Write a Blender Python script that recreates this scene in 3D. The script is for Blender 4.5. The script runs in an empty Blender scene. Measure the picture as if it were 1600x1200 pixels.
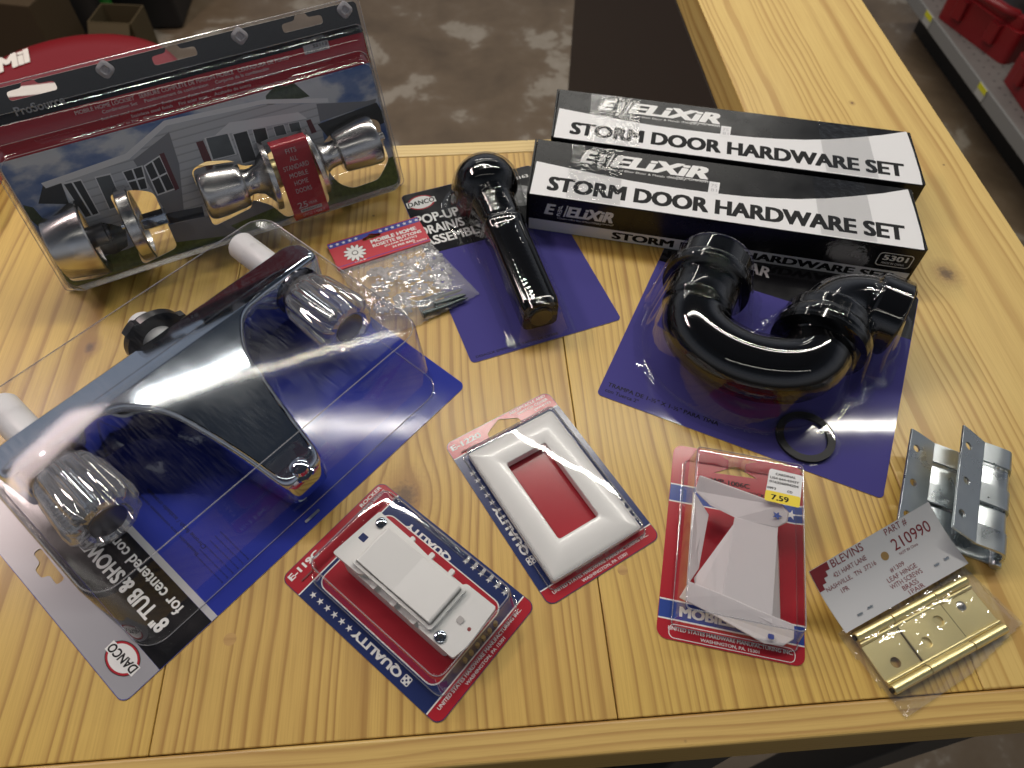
import bpy, bmesh, math, random
from mathutils import Vector, Matrix, noise
from mathutils.geometry import tessellate_polygon
random.seed(7)
SC = bpy.context.scene
MM = 0.001
# ------------------------------------------------------------------ camera, light, exposure
cam_d = bpy.data.cameras.new('camera'); cam = bpy.data.objects.new('camera', cam_d)
SC.collection.objects.link(cam); SC.camera = cam
r_ = (0.99731, -0.07320, 0.00460); u_ = (0.05761, 0.82062, 0.56856); b_ = (-0.04540, -0.56677, 0.82263)
cam.matrix_world = Matrix(((r_[0], u_[0], b_[0], 0), (r_[1], u_[1], b_[1], 0), (r_[2], u_[2], b_[2], 0.49018), (0, 0, 0, 1)))
cam_d.sensor_width = 36; cam_d.lens = 25.74; cam_d.clip_start = 0.01; cam_d.clip_end = 60
cam_d.dof.use_dof = True; cam_d.dof.focus_distance = 0.56; cam_d.dof.aperture_fstop = 9.0
w = bpy.data.worlds.new('World'); SC.world = w; w.use_nodes = True
_nt = w.node_tree; _bg = _nt.nodes['Background']; _bg.inputs[1].default_value = 1.0
_tc = _nt.nodes.new('ShaderNodeTexCoord'); _sp = _nt.nodes.new('ShaderNodeSeparateXYZ'); _rp = _nt.nodes.new('ShaderNodeValToRGB')
_nt.links.new(_tc.outputs['Generated'], _sp.inputs[0]); _nt.links.new(_sp.outputs[2], _rp.inputs[0]); _nt.links.new(_rp.outputs[0], _bg.inputs[0])
_e = _rp.color_ramp.elements; _e[0].position = 0; _e[0].color = (.06, .055, .05, 1); _e[1].position = 1; _e[1].color = (.03, .034, .042, 1)
for _p, _c in ((.22, (.30, .31, .33)), (.42, (.24, .26, .30)), (.60, (.045, .054, .07)), (.82, (.022, .026, .032))):
    _x = _e.new(_p); _x.color = (*_c, 1)
def strip(name, loc, length, width, rotz, power, col=(1, .955, .86)):
    l = bpy.data.lights.new(name, 'AREA'); l.shape = 'RECTANGLE'; l.size = length; l.size_y = width
    l.energy = power; l.color = col
    o = bpy.data.objects.new(name, l); SC.collection.objects.link(o); o.location = loc; o.rotation_euler = (0, 0, rotz)
    return o
strip('ceiling_strip_light', (0.35, 1.62, 2.2), 3.4, 0.042, math.radians(-4), 57)
strip('ceiling_strip_light', (-1.78, 1.42, 2.0), .75, 0.26, math.radians(70), 30, (1, .80, .76))
strip('ceiling_strip_light', (0.2, 3.9, 2.3), 3.4, 0.10, math.radians(-4), 34)
strip('ceiling_strip_light', (0.4, -1.3, 2.2), 3.4, 0.10, math.radians(-4), 5)
vs = SC.view_settings; vs.view_transform = 'Standard'; vs.look = 'None'; vs.exposure = 0; vs.gamma = 1; vs.use_curve_mapping = False
SC.display_settings.display_device = 'sRGB'
cy = SC.cycles; cy.use_denoising = True; cy.max_bounces = 14; cy.transparent_max_bounces = 24; cy.transmission_bounces = 10
cy.glossy_bounces = 6; cy.diffuse_bounces = 3; cy.caustics_refractive = False; cy.caustics_reflective = False
cy.sample_clamp_indirect = 4; cy.use_adaptive_sampling = False

# ------------------------------------------------------------------ materials
def mat(name, col, rough=.5, metal=0, spec=.5, coat=0, bump=0, bscale=200, alpha=None, trans=0, ior=1.5, var=0, vscale=30, rvar=0, aniso=0, sss=0):
    m = bpy.data.materials.new(name); m.use_nodes = True; nt = m.node_tree; p = nt.nodes['Principled BSDF']
    p.inputs['Base Color'].default_value = (*col, 1); p.inputs['Roughness'].default_value = rough
    p.inputs['Metallic'].default_value = metal; p.inputs['Specular IOR Level'].default_value = spec
    p.inputs['Coat Weight'].default_value = coat; p.inputs['Coat Roughness'].default_value = .08
    p.inputs['Transmission Weight'].default_value = trans; p.inputs['IOR'].default_value = ior
    p.inputs['Anisotropic'].default_value = aniso
    if sss: p.inputs['Subsurface Weight'].default_value = sss; p.inputs['Subsurface Radius'].default_value = (.004, .004, .004)
    tc = nt.nodes.new('ShaderNodeTexCoord')
    def nz(scale, det=4):
        n = nt.nodes.new('ShaderNodeTexNoise'); n.inputs['Scale'].default_value = scale; n.inputs['Detail'].default_value = det
        nt.links.new(tc.outputs['Object'], n.inputs['Vector']); return n
    if bump:
        n = nz(bscale); b = nt.nodes.new('ShaderNodeBump'); b.inputs['Strength'].default_value = 1; b.inputs['Distance'].default_value = bump * MM
        nt.links.new(n.outputs['Fac'], b.inputs['Height']); nt.links.new(b.outputs[0], p.inputs['Normal'])
        if coat: nt.links.new(b.outputs[0], p.inputs['Coat Normal'])
    if var:
        n = nz(vscale, 6); mx = nt.nodes.new('ShaderNodeMix'); mx.data_type = 'RGBA'
        mx.inputs['A'].default_value = (*[c * (1 - var) for c in col], 1); mx.inputs['B'].default_value = (*[min(1, c * (1 + var)) for c in col], 1)
        nt.links.new(n.outputs['Fac'], mx.inputs['Factor']); nt.links.new(mx.outputs['Result'], p.inputs['Base Color'])
    if rvar:
        n = nz(vscale, 6); mr = nt.nodes.new('ShaderNodeMapRange'); mr.inputs['From Min'].default_value = .3; mr.inputs['From Max'].default_value = .7
        mr.inputs['To Min'].default_value = max(0, rough - rvar); mr.inputs['To Max'].default_value = rough + rvar
        nt.links.new(n.outputs['Fac'], mr.inputs['Value']); nt.links.new(mr.outputs[0], p.inputs['Roughness'])
    return m

def film(name, tint=(.975, .975, .98), bump=.0, bscale=30, gain=1.0, scuff=0, rough=.03, haze=0):
    """thin clear plastic wall: mostly see-through, mirror-like at grazing angles, optional scuffing"""
    m = bpy.data.materials.new(name); m.use_nodes = True; nt = m.node_tree; N = nt.nodes; Lk = nt.links
    N.remove(N['Principled BSDF']); out = N['Material Output']
    tr = N.new('ShaderNodeBsdfTransparent'); tr.inputs[0].default_value = (*tint, 1)
    gl = N.new('ShaderNodeBsdfGlossy'); gl.inputs['Roughness'].default_value = rough
    lw = N.new('ShaderNodeLayerWeight'); pw = N.new('ShaderNodeMath'); pw.operation = 'POWER'; pw.inputs[1].default_value = 3.6
    Lk.new(lw.outputs['Facing'], pw.inputs[0])
    ml = N.new('ShaderNodeMath'); ml.operation = 'MULTIPLY_ADD'; ml.inputs[1].default_value = .92; ml.inputs[2].default_value = .055 * gain; ml.use_clamp = True
    mx = N.new('ShaderNodeMixShader'); Lk.new(pw.outputs[0], ml.inputs[0]); Lk.new(ml.outputs[0], mx.inputs[0])
    Lk.new(tr.outputs[0], mx.inputs[1]); Lk.new(gl.outputs[0], mx.inputs[2]); last = mx
    tc = N.new('ShaderNodeTexCoord')
    if bump:
        n = N.new('ShaderNodeTexNoise'); n.inputs['Scale'].default_value = bscale; n.inputs['Detail'].default_value = 3
        Lk.new(tc.outputs['Object'], n.inputs['Vector'])
        b = N.new('ShaderNodeBump'); b.inputs['Strength'].default_value = 1; b.inputs['Distance'].default_value = bump * MM
        Lk.new(n.outputs['Fac'], b.inputs['Height']); Lk.new(b.outputs[0], gl.inputs['Normal']); Lk.new(b.outputs[0], lw.inputs['Normal'])
    if scuff:
        mp = N.new('ShaderNodeMapping'); mp.inputs['Scale'].default_value = (60, 900, 60); mp.inputs['Rotation'].default_value = (0, 0, .12)
        n = N.new('ShaderNodeTexNoise'); n.inputs['Scale'].default_value = 1; n.inputs['Detail'].default_value = 5
        Lk.new(tc.outputs['Object'], mp.inputs[0]); Lk.new(mp.outputs[0], n.inputs['Vector'])
        n2 = N.new('ShaderNodeTexNoise'); n2.inputs['Scale'].default_value = 22; n2.inputs['Detail'].default_value = 4
        Lk.new(tc.outputs['Object'], n2.inputs['Vector'])
        mm = N.new('ShaderNodeMath'); mm.operation = 'MULTIPLY'; Lk.new(n.outputs['Fac'], mm.inputs[0]); Lk.new(n2.outputs['Fac'], mm.inputs[1])
        mr = N.new('ShaderNodeMapRange'); mr.inputs['From Min'].default_value = .2; mr.inputs['From Max'].default_value = .42
        mr.inputs['To Max'].default_value = scuff; Lk.new(mm.outputs[0], mr.inputs['Value'])
        g2 = N.new('ShaderNodeBsdfGlossy'); g2.inputs['Roughness'].default_value = .26; g2.inputs[0].default_value = (.9, .95, 1, 1)
        m2 = N.new('ShaderNodeMixShader'); Lk.new(mr.outputs[0], m2.inputs[0]); Lk.new(last.outputs[0], m2.inputs[1]); Lk.new(g2.outputs[0], m2.inputs[2]); last = m2
    if haze:
        d = N.new('ShaderNodeBsdfDiffuse'); d.inputs[0].default_value = (.8, .8, .82, 1)
        m3 = N.new('ShaderNodeMixShader'); m3.inputs[0].default_value = haze
        Lk.new(last.outputs[0], m3.inputs[1]); Lk.new(d.outputs[0], m3.inputs[2]); last = m3
    Lk.new(last.outputs[0], out.inputs[0]); return m

def wood(name, seed, axis='Y', light=(.63, .435, .125), dark=(.36, .185, .042), spacing=11, knots=(), pale=.5):
    """pine board: latewood lines along the board, knots that bend them"""
    m = bpy.data.materials.new(name); m.use_nodes = True; nt = m.node_tree; N = nt.nodes; Lk = nt.links; p = N['Principled BSDF']
    tc = N.new('ShaderNodeTexCoord'); sx = N.new('ShaderNodeSeparateXYZ')
    mp = N.new('ShaderNodeMapping'); mp.inputs['Scale'].default_value = (1000, 1000, 1000); Lk.new(tc.outputs['Object'], mp.inputs[0]); Lk.new(mp.outputs[0], sx.inputs[0])
    def M(op, a, b=None, c=None, clamp=False):
        n = N.new('ShaderNodeMath'); n.operation = op; n.use_clamp = clamp
        for i, v in enumerate((a, b, c)):
            if v is None: continue
            if isinstance(v, (int, float)): n.inputs[i].default_value = v
            else: Lk.new(v, n.inputs[i])
        return n.outputs[0]
    # z mixes in so the end and side faces carry the same grain
    if axis == 'Y': a, b = M('ADD', sx.outputs[0], M('MULTIPLY', sx.outputs[2], .8)), sx.outputs[1]
    else: a, b = M('ADD', sx.outputs[1], M('MULTIPLY', sx.outputs[2], .8)), sx.outputs[0]
    def noise2(ka, kb, det=3, off=0):
        cx = N.new('ShaderNodeCombineXYZ'); Lk.new(M('MULTIPLY', a, ka), cx.inputs[0]); Lk.new(M('MULTIPLY', b, kb), cx.inputs[1]); cx.inputs[2].default_value = seed * 3.7 + off
        n = N.new('ShaderNodeTexNoise'); n.inputs['Scale'].default_value = 1; n.inputs['Detail'].default_value = det; Lk.new(cx.outputs[0], n.inputs['Vector']); return n.outputs['Fac']
    aa = M('ADD', a, M('MULTIPLY', M('SUBTRACT', noise2(.006, .0026, 2), .5), 34))
    kd = None
    for (kx, ky, kr) in knots:
        dx = M('SUBTRACT', a, kx); dy = M('SUBTRACT', b, ky)
        q = M('ADD', M('POWER', M('DIVIDE', M('ABSOLUTE', dx), kr * 2.4), 2), M('POWER', M('DIVIDE', M('ABSOLUTE', dy), kr * 3.2), 2))
        aa = M('SUBTRACT', aa, M('MULTIPLY', M('MULTIPLY', dx, M('EXPONENT', M('MULTIPLY', q, -1))), .93))
        d = M('SQRT', M('ADD', M('POWER', M('ABSOLUTE', dx), 2), M('POWER', M('MULTIPLY', M('ABSOLUTE', dy), .82), 2)))
        d = M('DIVIDE', d, kr); kd = d if kd is None else M('MINIMUM', kd, d)
    cxs = N.new('ShaderNodeCombineXYZ'); Lk.new(M('MULTIPLY', aa, .017), cxs.inputs[0]); cxs.inputs[1].default_value = seed * 1.3
    n1 = N.new('ShaderNodeTexNoise'); n1.inputs['Scale'].default_value = 1; n1.inputs['Detail'].default_value = 2; Lk.new(cxs.outputs[0], n1.inputs['Vector'])
    t = M('ADD', M('DIVIDE', aa, spacing), M('MULTIPLY', n1.outputs['Fac'], 11))
    t = M('ADD', t, M('MULTIPLY', M('SUBTRACT', noise2(.25, .012, 3, 5), .5), .25))
    fr = M('FRACT', t)
    rp = N.new('ShaderNodeValToRGB'); e = rp.color_ramp.elements
    e[0].position = 0; e[0].color = (*[l * .7 + d * .3 for l, d in zip(light, dark)], 1)
    e[1].position = .12; e[1].color = (*light, 1)
    for pos, k in ((.5, .10), (.72, .45), (.87, .92), (.95, .85), (1.0, .3)):
        el = e.new(pos); el.color = (*[l * (1 - k) + d * k for l, d in zip(light, dark)], 1)
    Lk.new(fr, rp.inputs[0])
    def mixc(f, A, B, mode='MIX'):
        n = N.new('ShaderNodeMix'); n.data_type = 'RGBA'; n.blend_type = mode
        for key, v in (('Factor', f), ('A', A), ('B', B)):
            s = n.inputs[key] if key == 'Factor' else [i for i in n.inputs if i.name == key and i.type == 'RGBA'][0]
            if isinstance(v, (int, float)): s.default_value = v
            elif isinstance(v, tuple): s.default_value = (*v, 1)
            else: Lk.new(v, s)
        return [o for o in n.outputs if o.type == 'RGBA'][0]
    # how strong the lines are varies across the board
    fade = M('MULTIPLY', noise2(.022, .0016, 2, 9), 2.1, clamp=True)
    col = mixc(M('SUBTRACT', 1.12, fade, clamp=True), rp.outputs[0], tuple(l * .86 + d * .14 for l, d in zip(light, dark)))
    fib = noise2(1.1, .02, 5, 2)
    col = mixc(M('MULTIPLY', M('SUBTRACT', fib, .42, clamp=True), 1.1), col, tuple(d * 1.05 for d in dark))
    blot = noise2(.012, .006, 4, 3)
    col = mixc(M('MULTIPLY', M('SUBTRACT', blot, .38, clamp=True), 1.4 * pale), col, (light[0] * .93, light[1] * .86, light[2] * .72))
    vo = N.new('ShaderNodeTexVoronoi'); vo.inputs['Scale'].default_value = 17; Lk.new(tc.outputs['Object'], vo.inputs['Vector'])
    sp = N.new('ShaderNodeMapRange'); sp.inputs['From Min'].default_value = .03; sp.inputs['From Max'].default_value = .014; sp.inputs['To Max'].default_value = .75; Lk.new(vo.outputs['Distance'], sp.inputs['Value'])
    col = mixc(sp.outputs[0], col, (.10, .045, .015))      # specks and small dents
    if kd is not None:
        edge = M('ADD', kd, M('MULTIPLY', M('SUBTRACT', noise2(.35, .35, 4, 7), .5), 1.0))
        k1 = N.new('ShaderNodeMapRange'); k1.inputs['From Min'].default_value = 2.3; k1.inputs['From Max'].default_value = .8; k1.inputs['To Max'].default_value = .55; Lk.new(edge, k1.inputs['Value'])
        col = mixc(k1.outputs[0], col, (.30, .14, .035))
        k2 = N.new('ShaderNodeMapRange'); k2.inputs['From Min'].default_value = 1.0; k2.inputs['From Max'].default_value = .3; k2.inputs['To Max'].default_value = .8; Lk.new(edge, k2.inputs['Value'])
        col = mixc(k2.outputs[0], col, (.085, .04, .016))
    Lk.new(col, p.inputs['Base Color'])
    p.inputs['Roughness'].default_value = .5; p.inputs['Coat Weight'].default_value = .22; p.inputs['Coat Roughness'].default_value = .22
    bp = N.new('ShaderNodeBump'); bp.inputs['Distance'].default_value = .00025; bp.inputs['Strength'].default_value = .6; Lk.new(fr, bp.inputs['Height']); bp.invert = True
    Lk.new(bp.outputs[0], p.inputs['Normal'])
    return m

G = {}
G['white'] = mat('white_plastic', (.80, .80, .78), .28, coat=.2, bump=.01)
G['white_print'] = mat('white_print', (.78, .78, .77), .35)
G['paper'] = mat('white_paper', (.74, .74, .75), .6, bump=.02, bscale=900)
G['greyprint'] = mat('grey_print', (.42, .42, .44), .4)
G['black_print'] = mat('black_print', (.006, .006, .007), .55, spec=.2)
G['blackcard'] = mat('black_gloss_card', (.010, .010, .012), .16, bump=.03, bscale=60, rvar=.05)
G['box_black'] = mat('black_carton', (.008, .008, .009), .26, spec=.38, bump=.05, bscale=40, rvar=.06)
G['box_white'] = mat('white_carton', (.76, .76, .77), .34, bump=.04, bscale=50)
G['kraft'] = mat('carton_edge', (.05, .045, .04), .7)
G['red'] = mat('red_card', (.42, .022, .035), .18, bump=.012, bscale=500)
G['redpink'] = mat('red_header_card', (.44, .035, .045), .3)
G['navy'] = mat('navy_card', (.022, .035, .13), .18, bump=.012, bscale=500)
G['blue_band'] = mat('blue_card', (.03, .065, .30), .2, bump=.012, bscale=500)
G['purple'] = mat('violet_blue_card', (.070, .063, .245), .05, spec=.22, bump=.035, bscale=14, rvar=.02)
G['royal'] = mat('royal_blue_card', (.032, .046, .32), .09, spec=.22, bump=.012, bscale=60, rvar=.03)
G['greycard'] = mat('grey_card', (.33, .33, .36), .25, bump=.02, bscale=80)
G['lightgrey'] = mat('light_grey_print', (.45, .45, .47), .3)
G['board'] = mat('card_edge', (.55, .52, .47), .8)
G['film'] = film('clear_blister', bump=.10, bscale=45)
G['film_soft'] = film('clear_formed_blister', bump=.04, bscale=25, gain=.9)
G['film_wavy'] = film('clear_blister_wavy', bump=.5, bscale=11, gain=1.1)
G['film_scuffed'] = film('clear_blister_scuffed', bump=.10, bscale=18, scuff=.014, gain=.12, rough=.07)
G['film_edge'] = film('blister_fold', tint=(.86, .86, .88), gain=4.0, haze=.22, rough=.12)
G['bag'] = film('clear_bag', tint=(.93, .93, .94), bump=.9, bscale=80, gain=1.6, haze=.22, rough=.06)
G['bag2'] = film('clear_bag_thin', tint=(.96, .96, .96), bump=1.6, bscale=75, gain=2.4, haze=.05, rough=.05)
G['chrome'] = mat('chrome', (.58, .64, .72), .06, metal=1, bump=.004, bscale=45, rvar=.02)
G['steel'] = mat('satin_nickel', (.60, .59, .58), .24, metal=1, bump=.006, bscale=400, aniso=.6)
G['zinc'] = mat('zinc_steel', (.56, .60, .62), .33, metal=1, bump=.03, bscale=90, rvar=.1, var=.18, vscale=60)
G['brass'] = mat('brass', (.90, .78, .40), .36, metal=1, bump=.05, bscale=70, rvar=.06)
G['hole'] = mat('dark_hole', (.015, .013, .012), .7)
G['blackgloss'] = mat('black_gloss_plastic', (.004, .004, .0045), .07, bump=.012, bscale=50, spec=.5)
G['blackmatte'] = mat('black_rubber', (.010, .010, .011), .55)
G['blackplastic'] = mat('black_plastic', (.012, .012, .014), .3)
G['crystal'] = film('clear_acrylic', tint=(.94, .94, .95), bump=.05, bscale=60, gain=6.0, haze=.10, rough=.02)
G['clear2'] = film('clear_button', tint=(.93, .94, .95), gain=3.5, haze=.30, rough=.06)
G['capgrey'] = mat('grey_cap', (.16, .16, .18), .25, metal=.6)
G['milky'] = mat('milky_plastic', (.88, .86, .86), .34, trans=.22)
def milky():
    m = bpy.data.materials.new('milky_plastic_thin'); m.use_nodes = True; nt = m.node_tree; N = nt.nodes; p = N['Principled BSDF']
    p.inputs['Base Color'].default_value = (.90, .87, .88, 1); p.inputs['Roughness'].default_value = .32
    tl = N.new('ShaderNodeBsdfTranslucent'); tl.inputs[0].default_value = (.95, .90, .91, 1); tp_ = N.new('ShaderNodeBsdfTransparent')
    a = N.new('ShaderNodeMixShader'); a.inputs[0].default_value = .30; b2 = N.new('ShaderNodeMixShader'); b2.inputs[0].default_value = .05
    nt.links.new(p.outputs[0], a.inputs[1]); nt.links.new(tl.outputs[0], a.inputs[2]); nt.links.new(a.outputs[0], b2.inputs[1]); nt.links.new(tp_.outputs[0], b2.inputs[2])
    nt.links.new(b2.outputs[0], N['Material Output'].inputs[0]); return m
G['milky'] = milky()
G['yellow'] = mat('yellow_label', (.80, .62, .02), .5)
G['floor_brown'] = None

# ------------------------------------------------------------------ mesh helpers (all in millimetres)
def area2(l): return sum(l[i][0] * l[(i + 1) % len(l)][1] - l[(i + 1) % len(l)][0] * l[i][1] for i in range(len(l)))
def rr(x0, y0, x1, y1, r, n=6):
    out = []
    rs = r if isinstance(r, (list, tuple)) else [r] * 4
    for (cx, cy_, a0, q) in ((x1 - rs[0], y1 - rs[0], 0, rs[0]), (x0 + rs[1], y1 - rs[1], 90, rs[1]), (x0 + rs[2], y0 + rs[2], 180, rs[2]), (x1 - rs[3], y0 + rs[3], 270, rs[3])):
        for i in range(n + 1):
            t = math.radians(a0 + 90 * i / n); out.append((cx + q * math.cos(t), cy_ + q * math.sin(t)))
    return out
def circ(cx, cy_, r, n=32, ry=None, rot=0):
    ry = r if ry is None else ry; c, s = math.cos(rot), math.sin(rot)
    return [(cx + r * math.cos(t) * c - ry * math.sin(t) * s, cy_ + r * math.cos(t) * s + ry * math.sin(t) * c) for t in (2 * math.pi * i / n for i in range(n))]
def roundpoly(pts, r, n=5):
    out = []; k = len(pts)
    for i in range(k):
        p0, p1, p2 = (Vector(pts[(i - 1) % k][:2]), Vector(pts[i][:2]), Vector(pts[(i + 1) % k][:2]))
        rad = pts[i][2] if len(pts[i]) > 2 else r
        d0, d2 = (p0 - p1), (p2 - p1); l = min(rad, d0.length * .49, d2.length * .49)
        a, b = p1 + d0.normalized() * l, p1 + d2.normalized() * l
        for j in range(n + 1):
            t = j / n; q = a * (1 - t) ** 2 + p1 * 2 * t * (1 - t) + b * t * t; out.append((q.x, q.y))
    return out
def star(cx, cy_, r, rot=0):
    return [(cx + (r if i % 2 == 0 else r * .4) * math.sin(rot + math.pi * i / 5), cy_ + (r if i % 2 == 0 else r * .4) * math.cos(rot + math.pi * i / 5)) for i in range(10)]

class MB:
    def __init__(s): s.v = []; s.f = []; s.m = []; s.xf = Matrix.Identity(4)
    def add(s, vs_, fs, m=0):
        o = len(s.v); s.v += [s.xf @ Vector(v) for v in vs_]
        s.f += [[i + o for i in f] for f in fs]; s.m += [m] * len(fs); return s
    def prism(s, loops, z0, z1, m=0, mside=None):
        loops = [list(l) for l in (loops if isinstance(loops[0][0], (list, tuple)) else [loops])]
        for i, l in enumerate(loops):
            if (area2(l) > 0) != (i == 0): l.reverse()
        flat = [p for l in loops for p in l]; n = len(flat)
        tri = tessellate_polygon([[Vector((x, y, 0)) for x, y in l] for l in loops])
        vs_ = [(x, y, z0) for x, y in flat] + [(x, y, z1) for x, y in flat]; top = []; bot = []
        for t in tri:
            a, b, c = t
            if a == b or b == c or a == c: continue
            ar = (flat[b][0] - flat[a][0]) * (flat[c][1] - flat[a][1]) - (flat[c][0] - flat[a][0]) * (flat[b][1] - flat[a][1])
            if ar < 0: b, c = c, b
            top.append([a + n, b + n, c + n]); bot.append([c, b, a])
        s.add(vs_, top + bot, m); o = len(s.v) - 2 * n; k = 0; sides = []
        for l in loops:
            q = len(l)
            for i in range(q):
                a, b = k + i, k + (i + 1) % q; sides.append([o + a, o + b, o + b + n, o + a + n])
            k += q
        s.f += sides; s.m += [m if mside is None else mside] * len(sides); return s
    def box(s, a, b, m=0): return s.prism([(a[0], a[1]), (b[0], a[1]), (b[0], b[1]), (a[0], b[1])], a[2], b[2], m)
    def loft(s, rings, m=0, cap=(True, True)):
        n = len(rings[0]); vs_ = [p for r in rings for p in r]; fs = []
        for k in range(len(rings) - 1):
            for i in range(n): j = (i + 1) % n; fs.append([k * n + i, k * n + j, (k + 1) * n + j, (k + 1) * n + i])
        if cap[0]: fs.append(list(range(n))[::-1])
        if cap[1]: fs.append([(len(rings) - 1) * n + i for i in range(n)])
        return s.add(vs_, fs, m)
    def lathe(s, prof, o, ax, m=0, n=40, mod=None, cap=(True, True)):
        """prof: (distance along ax, radius)"""
        ax = Vector(ax).normalized(); e1 = ax.cross(Vector((0, 0, 1)));
        if e1.length < .1: e1 = Vector((1, 0, 0))
        e1.normalize(); e2 = ax.cross(e1); o = Vector(o); rings = []
        for (t, r) in prof:
            rg = []
            for i in range(n):
                a = 2 * math.pi * i / n; q = r * (mod(a, t) if mod else 1); rg.append(o + ax * t + e1 * (q * math.cos(a)) + e2 * (q * math.sin(a)))
            rings.append(rg)
        return s.loft(rings, m, cap)
    def tube(s, path, r, m=0, n=24, cap=(True, True)):
        path = [Vector(p) for p in path]; rings = []; up = Vector((0, 0, 1))
        for k, p in enumerate(path):
            d = (path[min(k + 1, len(path) - 1)] - path[max(k - 1, 0)]).normalized(); e1 = d.cross(up)
            if e1.length < .05: e1 = d.cross(Vector((1, 0, 0)))
            e1.normalize(); e2 = d.cross(e1); q = r[k] if isinstance(r, (list, tuple)) else r
            rings.append([p + e1 * (q * math.cos(2 * math.pi * i / n)) + e2 * (q * math.sin(2 * math.pi * i / n)) for i in range(n)])
        return s.loft(rings, m, cap)
    def text(s, txt, x, y, w_, h, z, m=0, rot=0, bold=0, shear=0, th=.03):
        key = (txt, bold, shear)
        if key not in TXT:
            c = bpy.data.curves.new('t', 'FONT'); c.body = txt; c.shear = shear; c.resolution_u = 3
            o = bpy.data.objects.new('t', c); SC.collection.objects.link(o); bpy.context.view_layer.update()
            me = bpy.data.meshes.new_from_object(o.evaluated_get(bpy.context.evaluated_depsgraph_get()))
            vs_ = [tuple(v.co) for v in me.vertices]; fs = [list(p.vertices) for p in me.polygons]
            bpy.data.objects.remove(o); bpy.data.curves.remove(c); bpy.data.meshes.remove(me)
            xs = [v[0] for v in vs_]; ys = [v[1] for v in vs_]; TXT[key] = (vs_, fs, min(xs), max(xs), min(ys), max(ys))
        if bold:   # heavier strokes: the outline is laid a few times, a hair apart
            d = min(bold * 1.0, .05); v0, f0, xa, xb, ya, yb = TXT[key]; vs_ = []; fs = []
            for k, (dx, dy) in enumerate(((-d, -d * .5), (d, -d * .5), (-d, d * .5), (d, d * .5), (-d, 0), (d, 0), (0, d * .5), (0, -d * .5), (-d * .5, 0), (d * .5, 0), (0, 0))):
                fs += [[i + len(vs_) for i in f] for f in f0]; vs_ += [(v[0] + dx, v[1] + dy, .0025 * k) for v in v0]
            xa -= d; xb += d; ya -= d * .5; yb += d * .5
        else: vs_, fs, xa, xb, ya, yb = TXT[key]
        c, sn = math.cos(rot), math.sin(rot); out = []
        for v in vs_:
            a = (v[0] - xa) / (xb - xa) * w_; b = (v[1] - ya) / max(1e-6, yb - ya) * h
            out.append((x + a * c - b * sn, y + a * sn + b * c, z + th + v[2]))
        fx = []
        for f in fs:
            ar = sum(out[f[i]][0] * out[f[(i + 1) % len(f)]][1] - out[f[(i + 1) % len(f)]][0] * out[f[i]][1] for i in range(len(f)))
            fx.append(f if ar > 0 else f[::-1])
        return s.add(out, fx, m)
    def build(s, name, mats, parent=None, smooth=None, bevel=0, seg=3, weld=True):
        bm = bmesh.new()
        vv = [bm.verts.new(v) for v in s.v]
        for f, mi in zip(s.f, s.m):
            try: q = bm.faces.new([vv[i] for i in f]); q.material_index = mi
            except ValueError: pass
        if weld: bmesh.ops.remove_doubles(bm, verts=bm.verts, dist=1e-4)
        if bevel:
            ed = [e for e in bm.edges if len(e.link_faces) == 2 and e.calc_face_angle(0) > math.radians(32)]
            bmesh.ops.bevel(bm, geom=ed, offset=bevel, segments=seg, profile=.5, affect='EDGES', clamp_overlap=True)
        for v in bm.verts: v.co *= MM
        me = bpy.data.meshes.new(name); bm.to_mesh(me); bm.free()
        for mt in (mats if isinstance(mats, (list, tuple)) else [mats]): me.materials.append(mt)
        if smooth is not None:
            for p in me.polygons: p.use_smooth = True
            me.set_sharp_from_angle(angle=math.radians(smooth))
        o = bpy.data.objects.new(name, me); SC.collection.objects.link(o)
        if parent: o.parent = parent
        return o
TXT = {}
def thing(name, label, cat, o=(0, 0, 0), ex=(1, 0, 0), ey=(0, 1, 0), group=None):
    e = bpy.data.objects.new(name, None); SC.collection.objects.link(e); e.empty_display_size = .02
    X = Vector(ex).normalized(); Z = X.cross(Vector(ey)).normalized(); Y = Z.cross(X)
    e.matrix_world = Matrix(((X.x, Y.x, Z.x, o[0] * MM), (X.y, Y.y, Z.y, o[1] * MM), (X.z, Y.z, Z.z, o[2] * MM), (0, 0, 0, 1)))
    tag(e, label, cat, group); return e
def tag(o, label, cat, group=None):
    o['label'] = label; o['category'] = cat; o['kind'] = 'thing'
    if group: o['group'] = group
def struct(o): o['kind'] = 'structure'; return o
def shell(loops_z, m=0, name='blister', mt=None, parent=None, smooth=40, extra=None, folds=()):
    """open thin shell: list of (loop, z), last one closed by a flat top"""
    b = MB(); rings = [[(x, y, z) for x, y in l] for l, z in loops_z]
    b.loft(rings, 0, (False, False)); top, z = loops_z[-1]
    tri = tessellate_polygon([[Vector((x, y, 0)) for x, y in top]])
    b.add([(x, y, z) for x, y in top], [list(t) for t in tri], 0)
    for (lp, z, r) in folds:   # the plastic is drawn thicker along its folds
        k = len(lp); rg = []
        for i in range(k):
            d = Vector((lp[(i + 1) % k][0] - lp[i - 1][0], lp[(i + 1) % k][1] - lp[i - 1][1], 0)).normalized(); o_ = Vector((d.y, -d.x, 0)); p = Vector((*lp[i], z))
            rg.append([p + o_ * (r * math.cos(q * 1.2566)) + Vector((0, 0, r * math.sin(q * 1.2566))) for q in range(5)])
        b.loft(rg + [rg[0]], 1, (False, False))
    return b.build(name, [mt, G['film_edge']], parent, smooth)
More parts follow.
